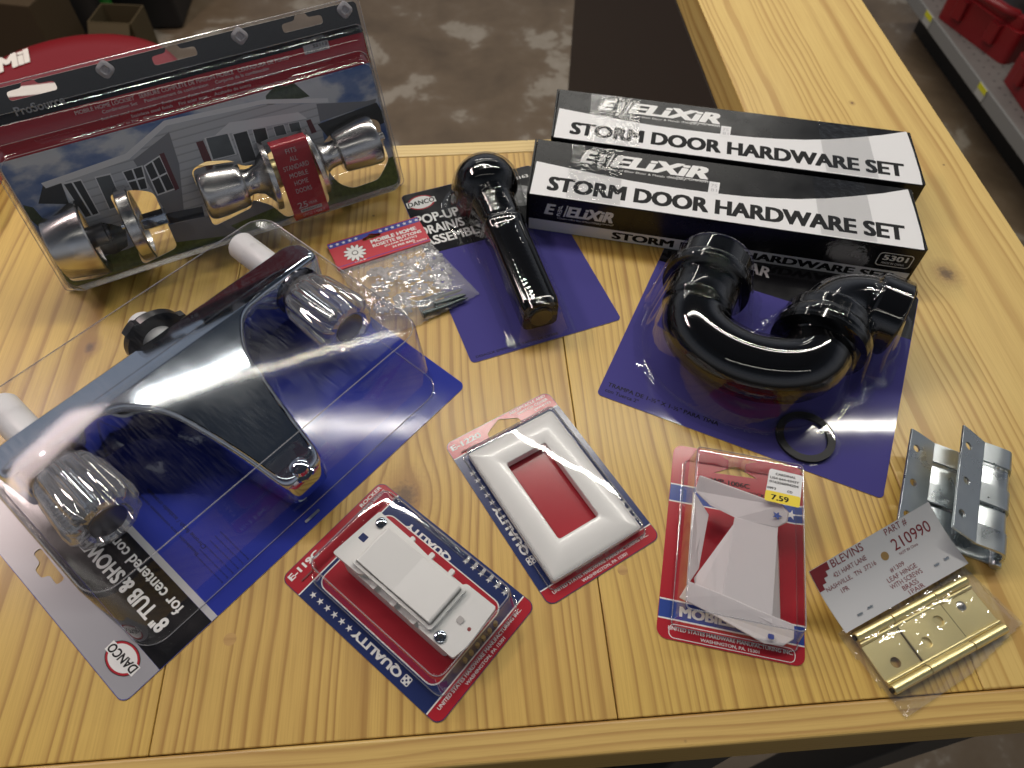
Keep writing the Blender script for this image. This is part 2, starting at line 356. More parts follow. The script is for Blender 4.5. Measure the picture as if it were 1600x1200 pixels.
def boxblister(x0, y0, x1, y1, h, mt, parent, draft=2.5, r=6, top_r=3.5, flange=3, z=.6):
    L = [(rr(x0 - flange, y0 - flange, x1 + flange, y1 + flange, r + flange), z), (rr(x0 - .8, y0 - .8, x1 + .8, y1 + .8, r), z + .15), (rr(x0, y0, x1, y1, r), z + 1)]
    L.append((rr(x0 + draft, y0 + draft, x1 - draft, y1 - draft, r), h - top_r))
    for k in range(1, 5):
        t = math.radians(90 * k / 4); q = draft + top_r * (1 - math.cos(t)); L.append((rr(x0 + q, y0 + q, x1 - q, y1 - q, max(r - top_r * (1 - math.cos(t)) * .6, 1)), h - top_r + top_r * math.sin(t)))
    q = draft + top_r * .3
    return shell(L, mt=mt, parent=parent, folds=((rr(x0 + q, y0 + q, x1 - q, y1 - q, r), h - top_r * .3, .4), (rr(x0 - .6, y0 - .6, x1 + .6, y1 + .6, r), z + .4, .3)))
def ellipse_logo(b, cx, cy_, rx, ry, z, mw, mr, mk, txt, rot=0):
    """white oval with a red ring and a dark slanted word across it"""
    b.prism(circ(cx, cy_, rx, 40, ry, rot), z, z + .04, mk); b.prism(circ(cx, cy_, rx * .96, 40, ry * .95, rot), z, z + .08, mr); b.prism(circ(cx, cy_, rx * .84, 40, ry * .82, rot), z, z + .12, mw)
    c, s = math.cos(rot), math.sin(rot)
    w_, h = rx * 1.95, ry * .62; ox, oy = cx - c * w_ / 2 + s * h / 2, cy_ - s * w_ / 2 - c * h / 2
    pad = .9
    b.prism([(ox - pad * c + pad * s * .6, oy - pad * s - pad * c * .6), (ox + (w_ + pad) * c + pad * s * .6, oy + (w_ + pad) * s - pad * c * .6), (ox + (w_ + pad) * c - (h + pad * .6) * s, oy + (w_ + pad) * s + (h + pad * .6) * c), (ox - pad * c - (h + pad * .6) * s, oy - pad * s + (h + pad * .6) * c)], z, z + .15, mw)
    b.text(txt, ox, oy, w_, h, z + .17, mk, rot, bold=.03, shear=.15)

exec_order = None
# ------------------------------------------------------------------ the place: floor, counter, shelf, stool, clutter
def floor_mat():
    m = bpy.data.materials.new('stained_concrete'); m.use_nodes = True; nt = m.node_tree; N = nt.nodes; Lk = nt.links; p = N['Principled BSDF']
    tc = N.new('ShaderNodeTexCoord'); n = N.new('ShaderNodeTexNoise'); n.inputs['Scale'].default_value = 3.6; n.inputs['Detail'].default_value = 6; n.inputs['Roughness'].default_value = .58; n.inputs['Distortion'].default_value = .25
    Lk.new(tc.outputs['Object'], n.inputs['Vector'])
    r = N.new('ShaderNodeValToRGB'); e = r.color_ramp.elements; e[0].position = .28; e[0].color = (.085, .059, .036, 1); e[1].position = .50; e[1].color = (.135, .096, .060, 1)
    for pos, c in ((.55, (.15, .112, .076)), (.585, (.25, .215, .17)), (.72, (.32, .28, .235))):
        el = e.new(pos); el.color = (*c, 1)
    Lk.new(n.outputs['Fac'], r.inputs[0]); Lk.new(r.outputs[0], p.inputs['Base Color']); p.inputs['Roughness'].default_value = .45
    return m
FZ = -1140
struct(MB().box((-6000, -3000, FZ - 60), (6000, 9000, FZ)).build('floor', floor_mat()))

ctr = thing('wood_counter', 'varnished pine counter of wide planks carrying all the packaged hardware', 'counter')
PL = [(-900, -497.2, 1, (), 13), (-496.8, -211.3, 2, ((-324, 400, 5.5),), 15), (-210.7, 73.7, 3, ((-59, 243, 11),), 11), (74.3, 307.7, 4, ((190, 480, 8),), 7.5)]
for x0, x1, sd, kn, sp in PL:
    mt = wood('pine_plank', sd, 'Y', spacing=sp, knots=kn, light=(.65 - .03 * (sd % 2), .435 - .03 * (sd % 2), .100), dark=(.30, .142, .022))
    MB().box((x0, 82, -38), (x1, 629.5, 0)).build('plank', mt, ctr, bevel=.7, seg=2)
MB().box((308.3, 82, -50), (519, 1900, 0)).build('plank', wood('pine_plank_pale', 5, 'Y', spacing=15, knots=((431, 432, 8), (432, 690, 2)), light=(.69, .49, .155), dark=(.41, .22, .048)), ctr, bevel=1.5, seg=3)
for px_, py, r in ((-172, 148, 4.2), (92, 176, 3.6)): MB().prism(circ(px_, py, r, 28), -.5, .03).build('wood_plug', wood('plug_wood', 11, 'X', spacing=4, light=(.52, .31, .085), dark=(.36, .19, .045)), ctr)
ed = wood('pine_edging', 8, 'X', spacing=5, light=(.61, .41, .12), dark=(.36, .19, .045))
MB().box((-900, 62.5, -58), (519, 81.5, .3)).build('edge_strip', ed, ctr, bevel=2, seg=3)
MB().box((-900, 630, -38), (307.7, 650, .3)).build('edge_strip', wood('pine_edging_pale', 9, 'X', spacing=5, light=(.70, .53, .22), dark=(.56, .38, .13)), ctr, bevel=2, seg=3)
MB().box((307, 655, FZ + .5), (500, 1890, -50.5)).build('side_panel', mat('dark_brown_laminate', (.030, .021, .018), .5, bump=.02), ctr)
MB().box((-880, 150, FZ + .5), (287, 170, -60)).build('front_panel', mat('dark_panel', (.02, .02, .022), .6), ctr)
for x in (180, 440):
    MB().box((x, 96, FZ + .5), (x + 60, 148, -60)).build('leg', mat('grey_steel_leg', (.05, .05, .05), .5), ctr, bevel=3)

# shelf unit on the right
sh = thing('store_shelf', 'low grey metal store shelf with a black kick plate beside the counter', 'shelf', (1752, 2750, FZ))
g_dk = mat('black_kick', (.004, .004, .004), .6); g_gr = mat('grey_shelf_paint', (.17, .155, .147), .5, var=.1)
MB().box((97, -1700, 2), (130, 0, 150)).build('kick_plate', g_dk, sh)
dk = MB().box((6, -1700, 168), (700, 0, 180)).build('shelf_deck', g_gr, sh)
hl = MB()
for i in range(14):
    for j in range(42):
        hl.prism(circ(50 + i * 34, -1660 + j * 40, 5.0, 10), 180.1, 180.4)
hp_ = hl.build('hole_pattern', mat('shelf_hole', (.09, .08, .078), .8), dk); hp_['kind'] = 'stuff'
MB().prism([(-4, -1700), (5.5, -1700), (5.5, 0), (-4, 0)], 138, 186).build('price_rail', mat('grey_rail', (.22, .22, .215), .45), sh, bevel=2)
for y in (-205, -660, -1100):
    tg = MB().box((-9, y - 26, 146), (-4.6, y + 26, 188)).build('price_tag', mat('tag_white', (.40, .40, .38), .5), sh)
    MB().box((-10.2, y - 26, 170), (-9.2, y + 26, 188.3)).build('yellow_stripe', mat('tag_yellow', (.62, .60, .02), .5), tg)
MB().box((660, -1700, 180.5), (700, 0, 1500)).build('back_panel', mat('dark_shelf_back', (.02, .02, .022), .6), sh)
redp = mat('red_tool_plastic', (.20, .008, .011), .38, bump=.05)
def crate(px_, py, rz, s, lab):
    c = thing('tool_crate', lab, 'tool crate', (px_, py, FZ + 180.6), (math.cos(rz), math.sin(rz), 0), (-math.sin(rz), math.cos(rz), 0), 'red tool crates on the shelf')
    b = MB(); b.prism(roundpoly([(0, 0), (220, 0), (260, 40), (260, 300), (220, 340), (0, 340)], 25), 0, 110 * s).build('body', redp, c, bevel=10)
    MB().prism([rr(10, 15, 245, 325, 20), rr(30, 40, 225, 300, 15)], 110 * s + .3, 150 * s).build('rim', redp, c, bevel=6)
    MB().tube([(20, 60, 145 * s), (-25, 80, 160 * s), (-40, 170, 165 * s), (-25, 260, 160 * s), (20, 280, 145 * s)], 15, n=14).build('handle', redp, c, smooth=50)
    for yy in (70, 230):
        MB().prism(rr(-18, yy, 14, yy + 46, 8), 40, 105 * s).build('latch', redp, c, bevel=5)
    MB().lathe([(0, 20), (5, 20), (6, 17)], (120, 120, 150 * s), (0, 0, 1)).build('badge', mat('badge_grey', (.10, .09, .09), .4), c, smooth=40)
    MB().prism(rr(60, 70, 195, 270, 10), 110 * s + .4, 118 * s).build('tray', mat('dark_tray', (.012, .012, .012), .5), c, bevel=2)
    return c
crate(1868, 2215, .30, 1.0, 'red plastic tool crate lying with its open handle toward the counter, middle of the shelf')
crate(1812, 1800, -.06, .9, 'red plastic tool crate on the grey shelf, cut by the right picture edge')
crate(1930, 2530, .35, 1.3, 'tall red plastic tool crate at the far corner of the grey shelf')

def tool_case(px_, py, rz, lab):
    c = thing('tool_case', lab, 'tool case', (px_, py, FZ + 180.6), (math.cos(rz), math.sin(rz), 0), (-math.sin(rz), math.cos(rz), 0))
    MB().prism(roundpoly([(0, 20), (30, 0), (190, 0), (220, 20), (220, 120), (0, 120)], 14), 0, 250).build('body', redp, c, bevel=8)
    MB().prism(rr(20, 20, 200, 105, 12), 250.5, 268).build('lid', mat('black_lid', (.010, .010, .010), .5), c, bevel=5)
    MB().tube([(40, 60, 262), (45, 60, 300), (110, 60, 312), (175, 60, 300), (180, 60, 262)], 11, n=12).build('handle', redp, c, smooth=50)
    MB().prism(circ(0, 0, 26, 24), 0, 2).build('label', mat('case_label', (.20, .17, .17), .5), c).matrix_local = Matrix.Translation((-.0025, .07, .16)) @ Matrix.Rotation(math.radians(-90), 4, 'Y')
    for yy in (24, 78): MB().prism(rr(-9, yy, 8, yy + 22, 4), 195, 240).build('latch', mat('black_latch', (.012, .012, .012), .4), c, bevel=2)
    return c
tool_case(2130, 2080, .55, 'red tool case with a black lid standing behind the tool crates')
tool_case(2010, 2360, .2, 'red tool case with a black lid squeezed between two tool crates')

# red stool behind the counter
st = thing('shop_stool', 'round red padded shop stool with white lettering behind the lock package', 'stool', (-610, 1062, FZ))
stz = 955
red_v = mat('red_vinyl', (.17, .004, .007), .30, bump=.05, bscale=25)
seat = MB().lathe([(0, 150), (4, 168), (14, 176), (34, 179), (44, 174), (50, 160), (52, 120), (53, 0.5)], (0, 0, stz - 52), (0, 0, 1), n=72).build('seat', red_v, st, smooth=50)
MB().lathe([(0, 181.5), (9, 181.5), (9, 177)], (0, 0, stz - 46), (0, 0, 1), n=72).build('seat_rim', mat('seat_piping', (.5, .3, .28), .3), seat, smooth=40)
b = MB(); b.text('Mil', -116, 52, 60, 42, stz + 1.4, 0, math.radians(36), bold=.05, shear=.35)
b.prism([(-160, 2), (20, 26), (-2, 4), (110, 22), (-62, -26), (-30, -8), (-160, -22)], stz + 1.2, stz + 1.5)
b.build('lettering', mat('white_vinyl_print', (.70, .66, .60), .4), seat)
MB().lathe([(0, 22), (stz - 60, 22)], (0, 0, 6), (0, 0, 1)).build('column', G['blackplastic'], st, smooth=40)
for k in range(5):
    a = k * 2 * math.pi / 5
    MB().tube([(0, 0, 90), (120 * math.cos(a), 120 * math.sin(a), 60), (230 * math.cos(a), 230 * math.sin(a), 14)], 13, n=12).build('leg', G['blackplastic'], st, smooth=50)

# dim clutter at the far left
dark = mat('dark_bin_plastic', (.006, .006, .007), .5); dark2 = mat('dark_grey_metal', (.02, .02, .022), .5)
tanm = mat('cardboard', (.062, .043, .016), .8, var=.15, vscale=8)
def clutter(name, lab, cat, x, y, rz, sx, sy, sz, mt, z=FZ):
    t = thing(name, lab, cat, (x, y, z + .5), (math.cos(rz), math.sin(rz), 0), (-math.sin(rz), math.cos(rz), 0)); return t
t = clutter('storage_rack', 'dark storage rack of black bins behind the red stool', 'rack', -2420, 2960, 0, 0, 0, 0, dark)
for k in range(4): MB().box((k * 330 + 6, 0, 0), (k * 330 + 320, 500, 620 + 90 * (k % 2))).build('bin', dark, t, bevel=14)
MB().box((-20, 505, 0), (1400, 540, 1700)).build('back_panel', dark, t)
for x in (-30, 1000): MB().box((x, -28, 0), (x + 40, -2, 1300)).build('post', dark2, t, bevel=4)
t = clutter('cardboard_box', 'open brown cardboard box among dark bins above the red stool', 'box', -1235, 2480, -.15, 0, 0, 0, tanm)
MB().prism([rr(0, 0, 150, 120, 3), rr(5, 5, 145, 115, 2)], 0, 300).build('carton', tanm, t)
b = MB(); b.box((6, 6, 1), (144, 114, 6)); b.build('carton_base', tanm, t)
b = MB(); b.xf = Matrix.Translation((0, 0, 300)) @ Matrix.Rotation(math.radians(50), 4, 'X'); b.box((4, -60, 0), (146, -2, 4)); b.build('flap', tanm, t)
t = clutter('green_bottle', 'small green bottle standing behind the open cardboard box', 'bottle', -1330, 2860, 0, 0, 0, 0, None, FZ)
MB().lathe([(0, 26), (6, 30), (280, 30), (310, 24), (330, 12)], (0, 0, 0), (0, 0, 1), n=24).build('body', mat('green_plastic', (.01, .16, .02), .3), t, smooth=40)
MB().lathe([(330, 13), (365, 12)], (0, 0, 0), (0, 0, 1), n=20).build('cap', mat('cap_white', (.3, .3, .3), .4), t, smooth=40)
t = clutter('brown_panel_box', 'dim brown carton leaning in the dark left corner', 'box', -1560, 2420, -.25, 0, 0, 0, tanm)
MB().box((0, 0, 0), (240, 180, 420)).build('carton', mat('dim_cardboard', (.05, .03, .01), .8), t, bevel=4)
MB().box((2, 85, 420.2), (238, 95, 421)).build('tape', dark2, t)
t = clutter('steel_bowl', 'pale rimmed round pan at the top edge among dark bins', 'pan', -1420, 2720, 0, 0, 0, 0, None, FZ)
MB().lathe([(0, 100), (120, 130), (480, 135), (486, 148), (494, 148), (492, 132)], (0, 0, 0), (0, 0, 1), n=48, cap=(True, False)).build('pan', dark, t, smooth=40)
MB().tube([(148 * math.cos(i * math.pi / 24), 148 * math.sin(i * math.pi / 24), 497) for i in range(49)], 6, n=10, cap=(False, False)).build('rim', mat('pale_rim', (.35, .34, .33), .4), t, smooth=50)
t = thing('orange_case', 'orange plastic case on the counter beyond the lock package, mostly out of view', 'case', (-556, 560, .5))
MB().prism(rr(0, 0, 92, 84, 8), 0, 38).build('body', mat('orange_plastic', (.45, .06, .015), .4), t, bevel=3)
MB().prism(rr(20, 30, 60, 54, 4), 38.1, 41).build('lid_clip', mat('orange_clip', (.40, .05, .012), .4), t, bevel=1)
# ------------------------------------------------------------------ cartons of door hardware
def carton(name, label, o, ex, has_front, group):
    ex = Vector((ex[0], ex[1], 0)).normalized(); ey = Vector((-ex.y, ex.x, 0))
    t = thing(name, label, 'carton', (o[0], o[1], 0), ex, ey, group); W, D, H, K = 345.5, 79.5, 42, -6.5
    q = lambda x, y: (x + K * y / D, y)
    b = MB(); b.prism([q(0, 0), q(W, 0), q(W, D), q(0, D)], .3, H, 0)
    bx = b.build('carton_body', G['box_black'], t, bevel=.7, seg=2)
    sw = [(-1.2, 46.5), (15, 44.5), (40, 41.8), (66, 39), (92, 37), (117, 36.2), (142, 36), (168, 36.3), (191, 37.4), (215, 40), (240, 44), (264, 50), (288, 58), (315, 68), (337.5, 78.2)]
    if not has_front: sw = [(x, y + 2.5 * max(0, 1 - abs(x - 180) / 260)) for x, y in sw]
    b = MB(); b.prism([(.8, .8), (W - .8, .8), (W - 1.5, 30), (338.4, 78.2)] + sw[::-1], H + .03, H + .07); pn = b.build('white_panel', G['box_white'], bx)
    b = MB(); b.text('STORM DOOR HARDWARE SET', 14.5, 8.6, 316, 19.5, H + .09, 0, 0, bold=.055); b.build('lettering', G['black_print'], bx)
    def logo(b, x, y, w_, h, z, small=True):
        b.text('E', x, y, h * .86, h, z, 0, 0, bold=.05, shear=.25)
        for i, c in enumerate('cmd'): b.text(c, x + h * .95 + i * h * .05, y + h * .36 * i - h * .05, h * .34, h * .30, z, 0, 0, bold=.02, shear=.25)
        xx = x + h * 1.62
        b.prism([(xx - h * .18, y - h * .05), (xx - h * .08, y - h * .05), (xx + h * .16, y + h * 1.05), (xx + h * .06, y + h * 1.05)], z, z + .03)
        b.text('ELiXiR', xx + h * .02, y, w_ - h * 1.65, h, z, 0, 0, bold=.055, shear=.25)
        if small: b.text('A Division of Elixir Door & Metals Company', x + h * 1.0, y - h * .36, (w_ - h) * .80, h * .2, z, 0, 0); b.prism([(x + h * 5.2, y - h * .14), (x + w_, y - h * .14), (x + w_, y - h * .10), (x + h * 5.2, y - h * .10)], z, z + .03); b.text('DOOR COMPANY', x + w_ * .70, y - h * .26, w_ * .31, h * .12, z, 0, 0)
    b = MB(); logo(b, 38.5, 53.5, 120, 17.5, H + .09); b.build('emblem_lettering', G['white_print'], bx)
    b = MB(); b.prism([(159, 34.5), (168.5, 34.3), (169.5, 51.6), (160, 51.6)], H + .10, H + .15, 0)
    for i, tx in enumerate(('81', '75')): b.text(tx, 161.5, 38 + 6 * i, 5.5, 4.2, H + .17, 1)
    b.build('sticker', [G['paper'], G['greyprint']], bx)
    tp = film('clear_tape', tint=(.92, .92, .92), bump=.5, bscale=150, gain=1.2, rough=.05)
    for xa, xb in ((34, 83), (259, 306)):
        b = MB(); n = 24; vs_ = []
        for j in range(9):
            for i in range(n + 1):
                x = xa + (xb - xa) * i / n; y = 2 + (D - 3) * j / 8; vs_.append((x + K * y / D, y, H + .3 + .25 * noise.noise(Vector((x * .2, y * .2, 3)))))
        b.add(vs_, [[j * (n + 1) + i, j * (n + 1) + i + 1, (j + 1) * (n + 1) + i + 1, (j + 1) * (n + 1) + i] for j in range(8) for i in range(n)])
        b.build('tape', tp, bx, smooth=60)
    # tucked end flaps stand a hair proud of the body
    b = MB(); b.prism([(W + .2, 1), (W + 2.2, 1.5), (W + 2.2 + K * .97, D - 2), (W + .2 + K, D - 1)], 1, H + .6); b.build('end_flap', G['box_black'], bx, bevel=.5)
    b = MB(); b.prism([(-2.0, 1.5), (-.2, 1), (-.2 + K, D - 1), (-2.0 + K, D - 2)], 1, H + .8); b.build('end_flap', G['box_black'], bx, bevel=.5)
    # front face prints (local x right, y up)
    F = Matrix(((1, 0, 0, 0), (0, 0, -1, 0), (0, 1, 0, 0), (0, 0, 0, 1)))
    b = MB(); b.xf = F; b.prism([(1, .8), (W - 1, .8), (W - 1, 13.8), (1, 13.8)], .03, .07); b.build('front_white_band', G['box_white'], bx)
    b = MB(); b.xf = F; b.text('STORM DOOR HARDWARE SET', 80, 3, 252, 8.6, .1, 0, 0, bold=.05); b.build('front_lettering', G['black_print'], bx)
    b = MB(); b.xf = F; logo(b, 15, 21.5, 64, 12.5, .06); b.build('front_emblem_lettering', G['white_print'], bx); b = MB(); b.xf = F
    b.prism([rr(312, 18.5, 341, 34, 3.5), rr(312.7, 19.2, 340.3, 33.3, 3)], .06, .09); b.text('5301', 316, 25.5, 21, 6, .06, 0, 0, bold=.03); b.text('MADE IN CHINA', 317, 21, 19, 2.4, .06, 0, 0)
    b.build('number_badge', G['white_print'], bx)
    b = MB(); b.xf = F; b.prism([(258, 14.5), (307, 14.5), (307, 41), (258, 41)], .11, .14); b.build('front_tape', tp, bx)
    return t
carton('hardware_carton', 'nearer black and white storm door hardware carton, front side with 5301 showing', (55.1, 516.8), (.96151, -.27476), True, 'storm door hardware cartons')
carton('hardware_carton', 'farther black and white storm door hardware carton, tucked behind the nearer one', (85.5, 596.2), (.96318, -.26885), False, 'storm door hardware cartons')

# ------------------------------------------------------------------ carded goods lying on the counter
def card(t, W, H, mats, regions, holes=(), r=5, th=.55, base=0):
    """regions: list of (loop, material index) printed sheets"""
    b = MB(); b.prism([rr(0, 0, W, H, r)] + [list(h) for h in holes], .15, th, 0, mside=1)
    return b.build('card', [mats, G['board']], t)
def prints(parent, name, items, mats, z0=.58):
    b = MB()
    for k, (loops, mi, lvl) in enumerate(items): b.prism(loops, z0 + .04 * lvl - .01, z0 + .04 * lvl, mi)
    return b.build(name, mats, parent)

def us_card(name, label, o, ex, ey, W, H, kind):
    t = thing(name, label, 'blister pack', (*o, 0), ex, ey)
    hole = [(32.5, 132.6), (33.5, 138), (47.5, 145), (61.5, 138), (62.5, 132.6)] if kind == 'cover' else None
    c = card(t, W, H, G['navy'], (), [hole] if hole else (), r=6)
    top = 129 if kind == 'switch' else 132; bot = 10 if kind == 'switch' else 11.5
    hd = rr(.4, top, W - .4, H - .4, (6, 6, .3, .3)); ft = rr(.4, .4, W - .4, bot, (.3, .3, 6, 6))
    hl = [hd, [(x, max(y, top + .01)) for x, y in hole]] if hole else [hd]
    prints(c, 'red_print', [(hl, 0, 0), ([ft], 0, 0), ([rr(14.5, bot + 7, W - 15, top - 4, 7)], 1, 2)], [G['redpink'] if 0 else G['red'], G['red']])
    wl = [([(.4, top - .9), (W - .4, top - .9), (W - .4, top - .01), (.4, top - .01)], 0, 0), ([(.4, bot + .01), (W - .4, bot + .01), (W - .4, bot + .9), (.4, bot + .9)], 0, 0), ([rr(13.7, bot + 6.2, W - 14.2, top - 3.2, 7.6), rr(14.5, bot + 7, W - 15, top - 4, 7)], 0, 1)]
    for i in range(6 if kind == 'switch' else 5):
        wl.append(([star(6.6, 86 + 7 * i, 2.6, .5)], 0, 2)); wl.append(([star(W - 6.6, 22 + 7 * i, 2.4, .5)], 0, 2))
    prints(c, 'white_print', wl, [G['white_print']])
    b = MB(); z = .70; Z = .62
    b.text('QUALITY', 10.5, 39, 43, 6.6, Z, 0, math.pi / 2, bold=.045)
    b.text('HARDWARE' if kind == 'cover' else 'QUALITY', W - 9.8, 66, 42, 5, Z, 0, math.pi / 2, bold=.045)
    b.prism(roundpoly([(4, 31), (10, 31), (10, 37), (4, 37)], 1.2), Z, Z + .03)
    b.build('side_lettering', G['white_print'], c); b = MB()
    b.text('UNITED STATES HARDWARE MANUFACTURING INC.', 7.2, 5.6, 81, 2.5, Z, 0, 0, bold=.02)
    b.text('WASHINGTON, PA 15301', 29, 1.6, 38, 2.5, Z, 0, 0, bold=.02)
    b.build('maker_lettering', G['white_print'], c); b = MB()
    if kind == 'switch':
        b.text('E-119C', 3.5, 139.3, 26, 4.8, Z, 0, 0, bold=.045); b.text('ROCKER', 72.5, 142.2, 20.5, 2.9, Z, 0, 0, bold=.02); b.text('SWITCH WHITE', 66, 138.2, 27, 2.4, Z, 0, 0, bold=.02)
    else:
        b.text('E-1220', 2.8, 138.3, 26, 4.8, Z, 0, 0, bold=.045); b.text('RECEPTACLE AND', 58, 143.4, 33, 2.4, Z, 0, 0, bold=.02); b.text('SWITCH COVER', 63, 139.8, 28, 2.4, Z, 0, 0, bold=.02); b.text('(WHITE)', 76.5, 135.9, 15, 2.4, Z, 0, 0, bold=.02)
    b.build('lettering', G['white_print'], c)
    b = MB()
    for px_, py in ((5.3, 32.3), (8.7, 32.3), (5.3, 35.7), (8.7, 35.7), (7, 34)): b.prism(circ(px_, py, .75, 12), .66, .69)
    b.build('dice_mark', G['navy'], c)
    sy = 133.6 if kind == 'switch' else 133.4
    MB().prism(rr(8, sy, 22, sy + 1.2, .5), .6, 1.3).build('staple', mat('dark_red_staple', (.16, .012, .016), .35), c)
    return t, c
e119o, e119x, e119y = (-36.7429, 85.4293), (.689, .7248, 0), (-.7248, .689, 0)
t, c = us_card('switch_pack', 'red and navy blister card holding a white rocker light switch', e119o, e119x, e119y, 96.7, 146.8, 'switch')
# the switch
b = MB()
b.prism(roundpoly([(32.6, 16), (44, 13.6), (74, 15.5), (73.6, 40), (69, 44), (73, 90), (73.8, 121), (32.6, 124), (33, 100), (36, 96), (36, 50), (32.6, 44)], 1.5), 17.5, 21.5)
sw = b.build('switch_frame', G['white'], t, bevel=.8)
b = MB(); b.prism(rr(32.8, 24, 72.4, 117, 3), 1.2, 17.4); b.build('switch_base', mat('white_base', (.74, .74, .72), .35), t, bevel=1)
b = MB(); b.prism([rr(35.5, 37, 70.3, 109, 2.5), rr(37.6, 39.2, 68.2, 106.8, 1.5)], 21.6, 25); b.build('rocker_surround', G['white'], sw, bevel=.6)
b = MB(); x0, x1 = 38.0, 67.8
prof = [(39.8, 21.8), (39.8, 28.2), (41.2, 28.8), (72.7, 27.0), (73.3, 27.0), (105, 27.7), (106.4, 26.8), (106.4, 21.8)]
n = len(prof); vs_ = [(x0, y, z) for y, z in prof] + [(x1, y, z) for y, z in prof]
b.add(vs_, [list(range(n)), [i + n for i in range(n)][::-1]] + [[i, i + n, (i + 1) % n + n, (i + 1) % n] for i in range(n)])
b.build('rocker', G['white'], sw, bevel=.5)
for (sx_, sy_) in ((68.2, 113.6), (37.3, 30.6)):
    s_ = MB().lathe([(0, 3.9), (1.2, 3.9), (1.9, 2.6), (2.0, .4)], (sx_, sy_, 21.6), (0, 0, 1), n=24).build('screw', G['chrome'], sw, smooth=40)
    MB().prism([(sx_ - 2.5, sy_ - .4), (sx_ + 2.5, sy_ - .4), (sx_ + 2.5, sy_ + .4), (sx_ - 2.5, sy_ + .4)], 23.55, 23.7).prism([(sx_ - .4, sy_ - 2.5), (sx_ + .4, sy_ - 2.5), (sx_ + .4, sy_ + 2.5), (sx_ - .4, sy_ + 2.5)], 23.72, 23.76).build('cross_slot', G['hole'], s_)
MB().prism(rr(50.5, 113, 55.5, 118.5, .5), 21.52, 21.6).build('square_opening', G['navy'], sw)
MB().prism(rr(51, 25.6, 55.2, 30, 1), 21.6, 22.4).build('test_button', mat('grey_button', (.45, .43, .42), .4), sw, bevel=.3)
MB().prism(circ(52.4, 19.7, 1.3, 16), 21.52, 21.62).build('pin_hole', mat('red_dot', (.25, .03, .03), .5), sw)
for y in (52, 70, 88):
    MB().prism(rr(71.2, y, 75.4, y + 3.4, 1), 18, 20.5).build('clip_tab', G['white'], sw); MB().prism(rr(32.2, y - 3, 36.2, y + 1, 1), 12, 20.5).build('clip_tab', G['white'], sw)
for i in range(6):
    MB().prism(rr(38 + i * 6, 11.2, 40.4 + i * 6, 13.6, .6), 2, 8).build('terminal', mat('tan_terminal', (.25, .19, .10), .5), sw)
boxblister(13, 9, 90, 131, 30, G['film'], t, draft=2.2, r=7, top_r=3)

t, c = us_card('cover_plate_pack', 'red and navy blister card holding a plain white switch cover plate', (38.7929, 153.9875), (.8862, .4633, 0), (-.4633, .8862, 0), 95, 146.9, 'cover')
b = MB(); rings = []
for l, z in ((rr(10, 11, 85.6, 127.5, 2.5), 2.0), (rr(10, 11, 85.6, 127.5, 2.5), 5.6), (rr(10.4, 11.4, 85.2, 127.1, 2.5), 6.6), (rr(11.4, 12.4, 84.2, 126.1, 2.5), 7.5), (rr(13, 14, 82.6, 124.5, 2.5), 8.1), (rr(20, 21, 75.6, 117.5, 3), 8.7), (rr(29, 33, 65.8, 105.4, 2), 8.85), (rr(29.8, 33.9, 65, 104.6, 2), 8.6), (rr(30.2, 34.4, 64.6, 104.2, 2), 7.8), (rr(30.4, 34.6, 64.4, 104.0, 2), 2.0)):
    rings.append([(x, y, z) for x, y in l])
b.loft(rings + [rings[0]], 0, (False, False)); b.build('cover_plate', G['white'], t, smooth=24)
boxblister(7.5, 8.5, 88, 130.5, 11.5, G['film_wavy'], t, draft=1.2, r=4, top_r=2.2, flange=2)

# bracket pack
t = thing('bracket_pack', 'red and blue blister card holding a milky white plastic bracket with yellow price label', 'blister pack', (106.3405, 129.6645, 0), (.961, -.2766, 0), (.2766, .961, 0))
W, H = 96.1, 148.5; tri = [(31.5, 130), (47, 138.6), (63, 131.6)]
c = card(t, W, H, G['red'], (), [tri], r=7)
prints(c, 'blue_band', [([[(.3, 14), (W - .3, 14), (W - .3, 26), (.3, 26)]], 0, 0), ([[(.3, 101), (W - .3, 101), (W - .3, 114), (.3, 114)]], 0, 0)], [G['blue_band']])
prints(c, 'white_line', [([[(.3, y), (W - .3, y), (W - .3, y + 1), (.3, y + 1)]], 0, 0) for y in (12.99, 26.01, 99.99, 114.01)] + [([star(75, 107, 4, .2)], 0, 1), ([star(88, 107, 4, .2)], 0, 1), ([rr(8, 1.2, 90, 10.8, 4), rr(8.5, 1.7, 89.5, 10.3, 3.6)], 0, 0)], [G['white_print']])
b = MB(); b.text('MOBILE HOME', 14, 16.3, 70, 7, .62, 0, 0, bold=.05); b.build('band_lettering', G['white_print'], c); b = MB(); b.text('UNITED STATES HARDWARE MANUFACTURING INC.', 7.5, 6.4, 81, 2.5, .62, 0, 0, bold=.02); b.text('WASHINGTON, PA. 15301', 29, 2.5, 38, 2.4, .62, 0, 0, bold=.02); b.build('maker_lettering', G['white_print'], c); b = MB(); b.text('HARDWARE', 40, 103.5, 34, 7, .62, 0, 0, bold=.05)
b.build('lettering', G['white_print'], c)
b = MB(); b.text('WP-1006C', 29, 121.6, 29, 4, .62, 0, 0, bold=.03); b.text('CLOSET ROD SOCKET', 29, 116.6, 45, 2.8, .62, 0, 0, bold=.02); b.build('part_lettering', G['black_print'], c)
br = MB()
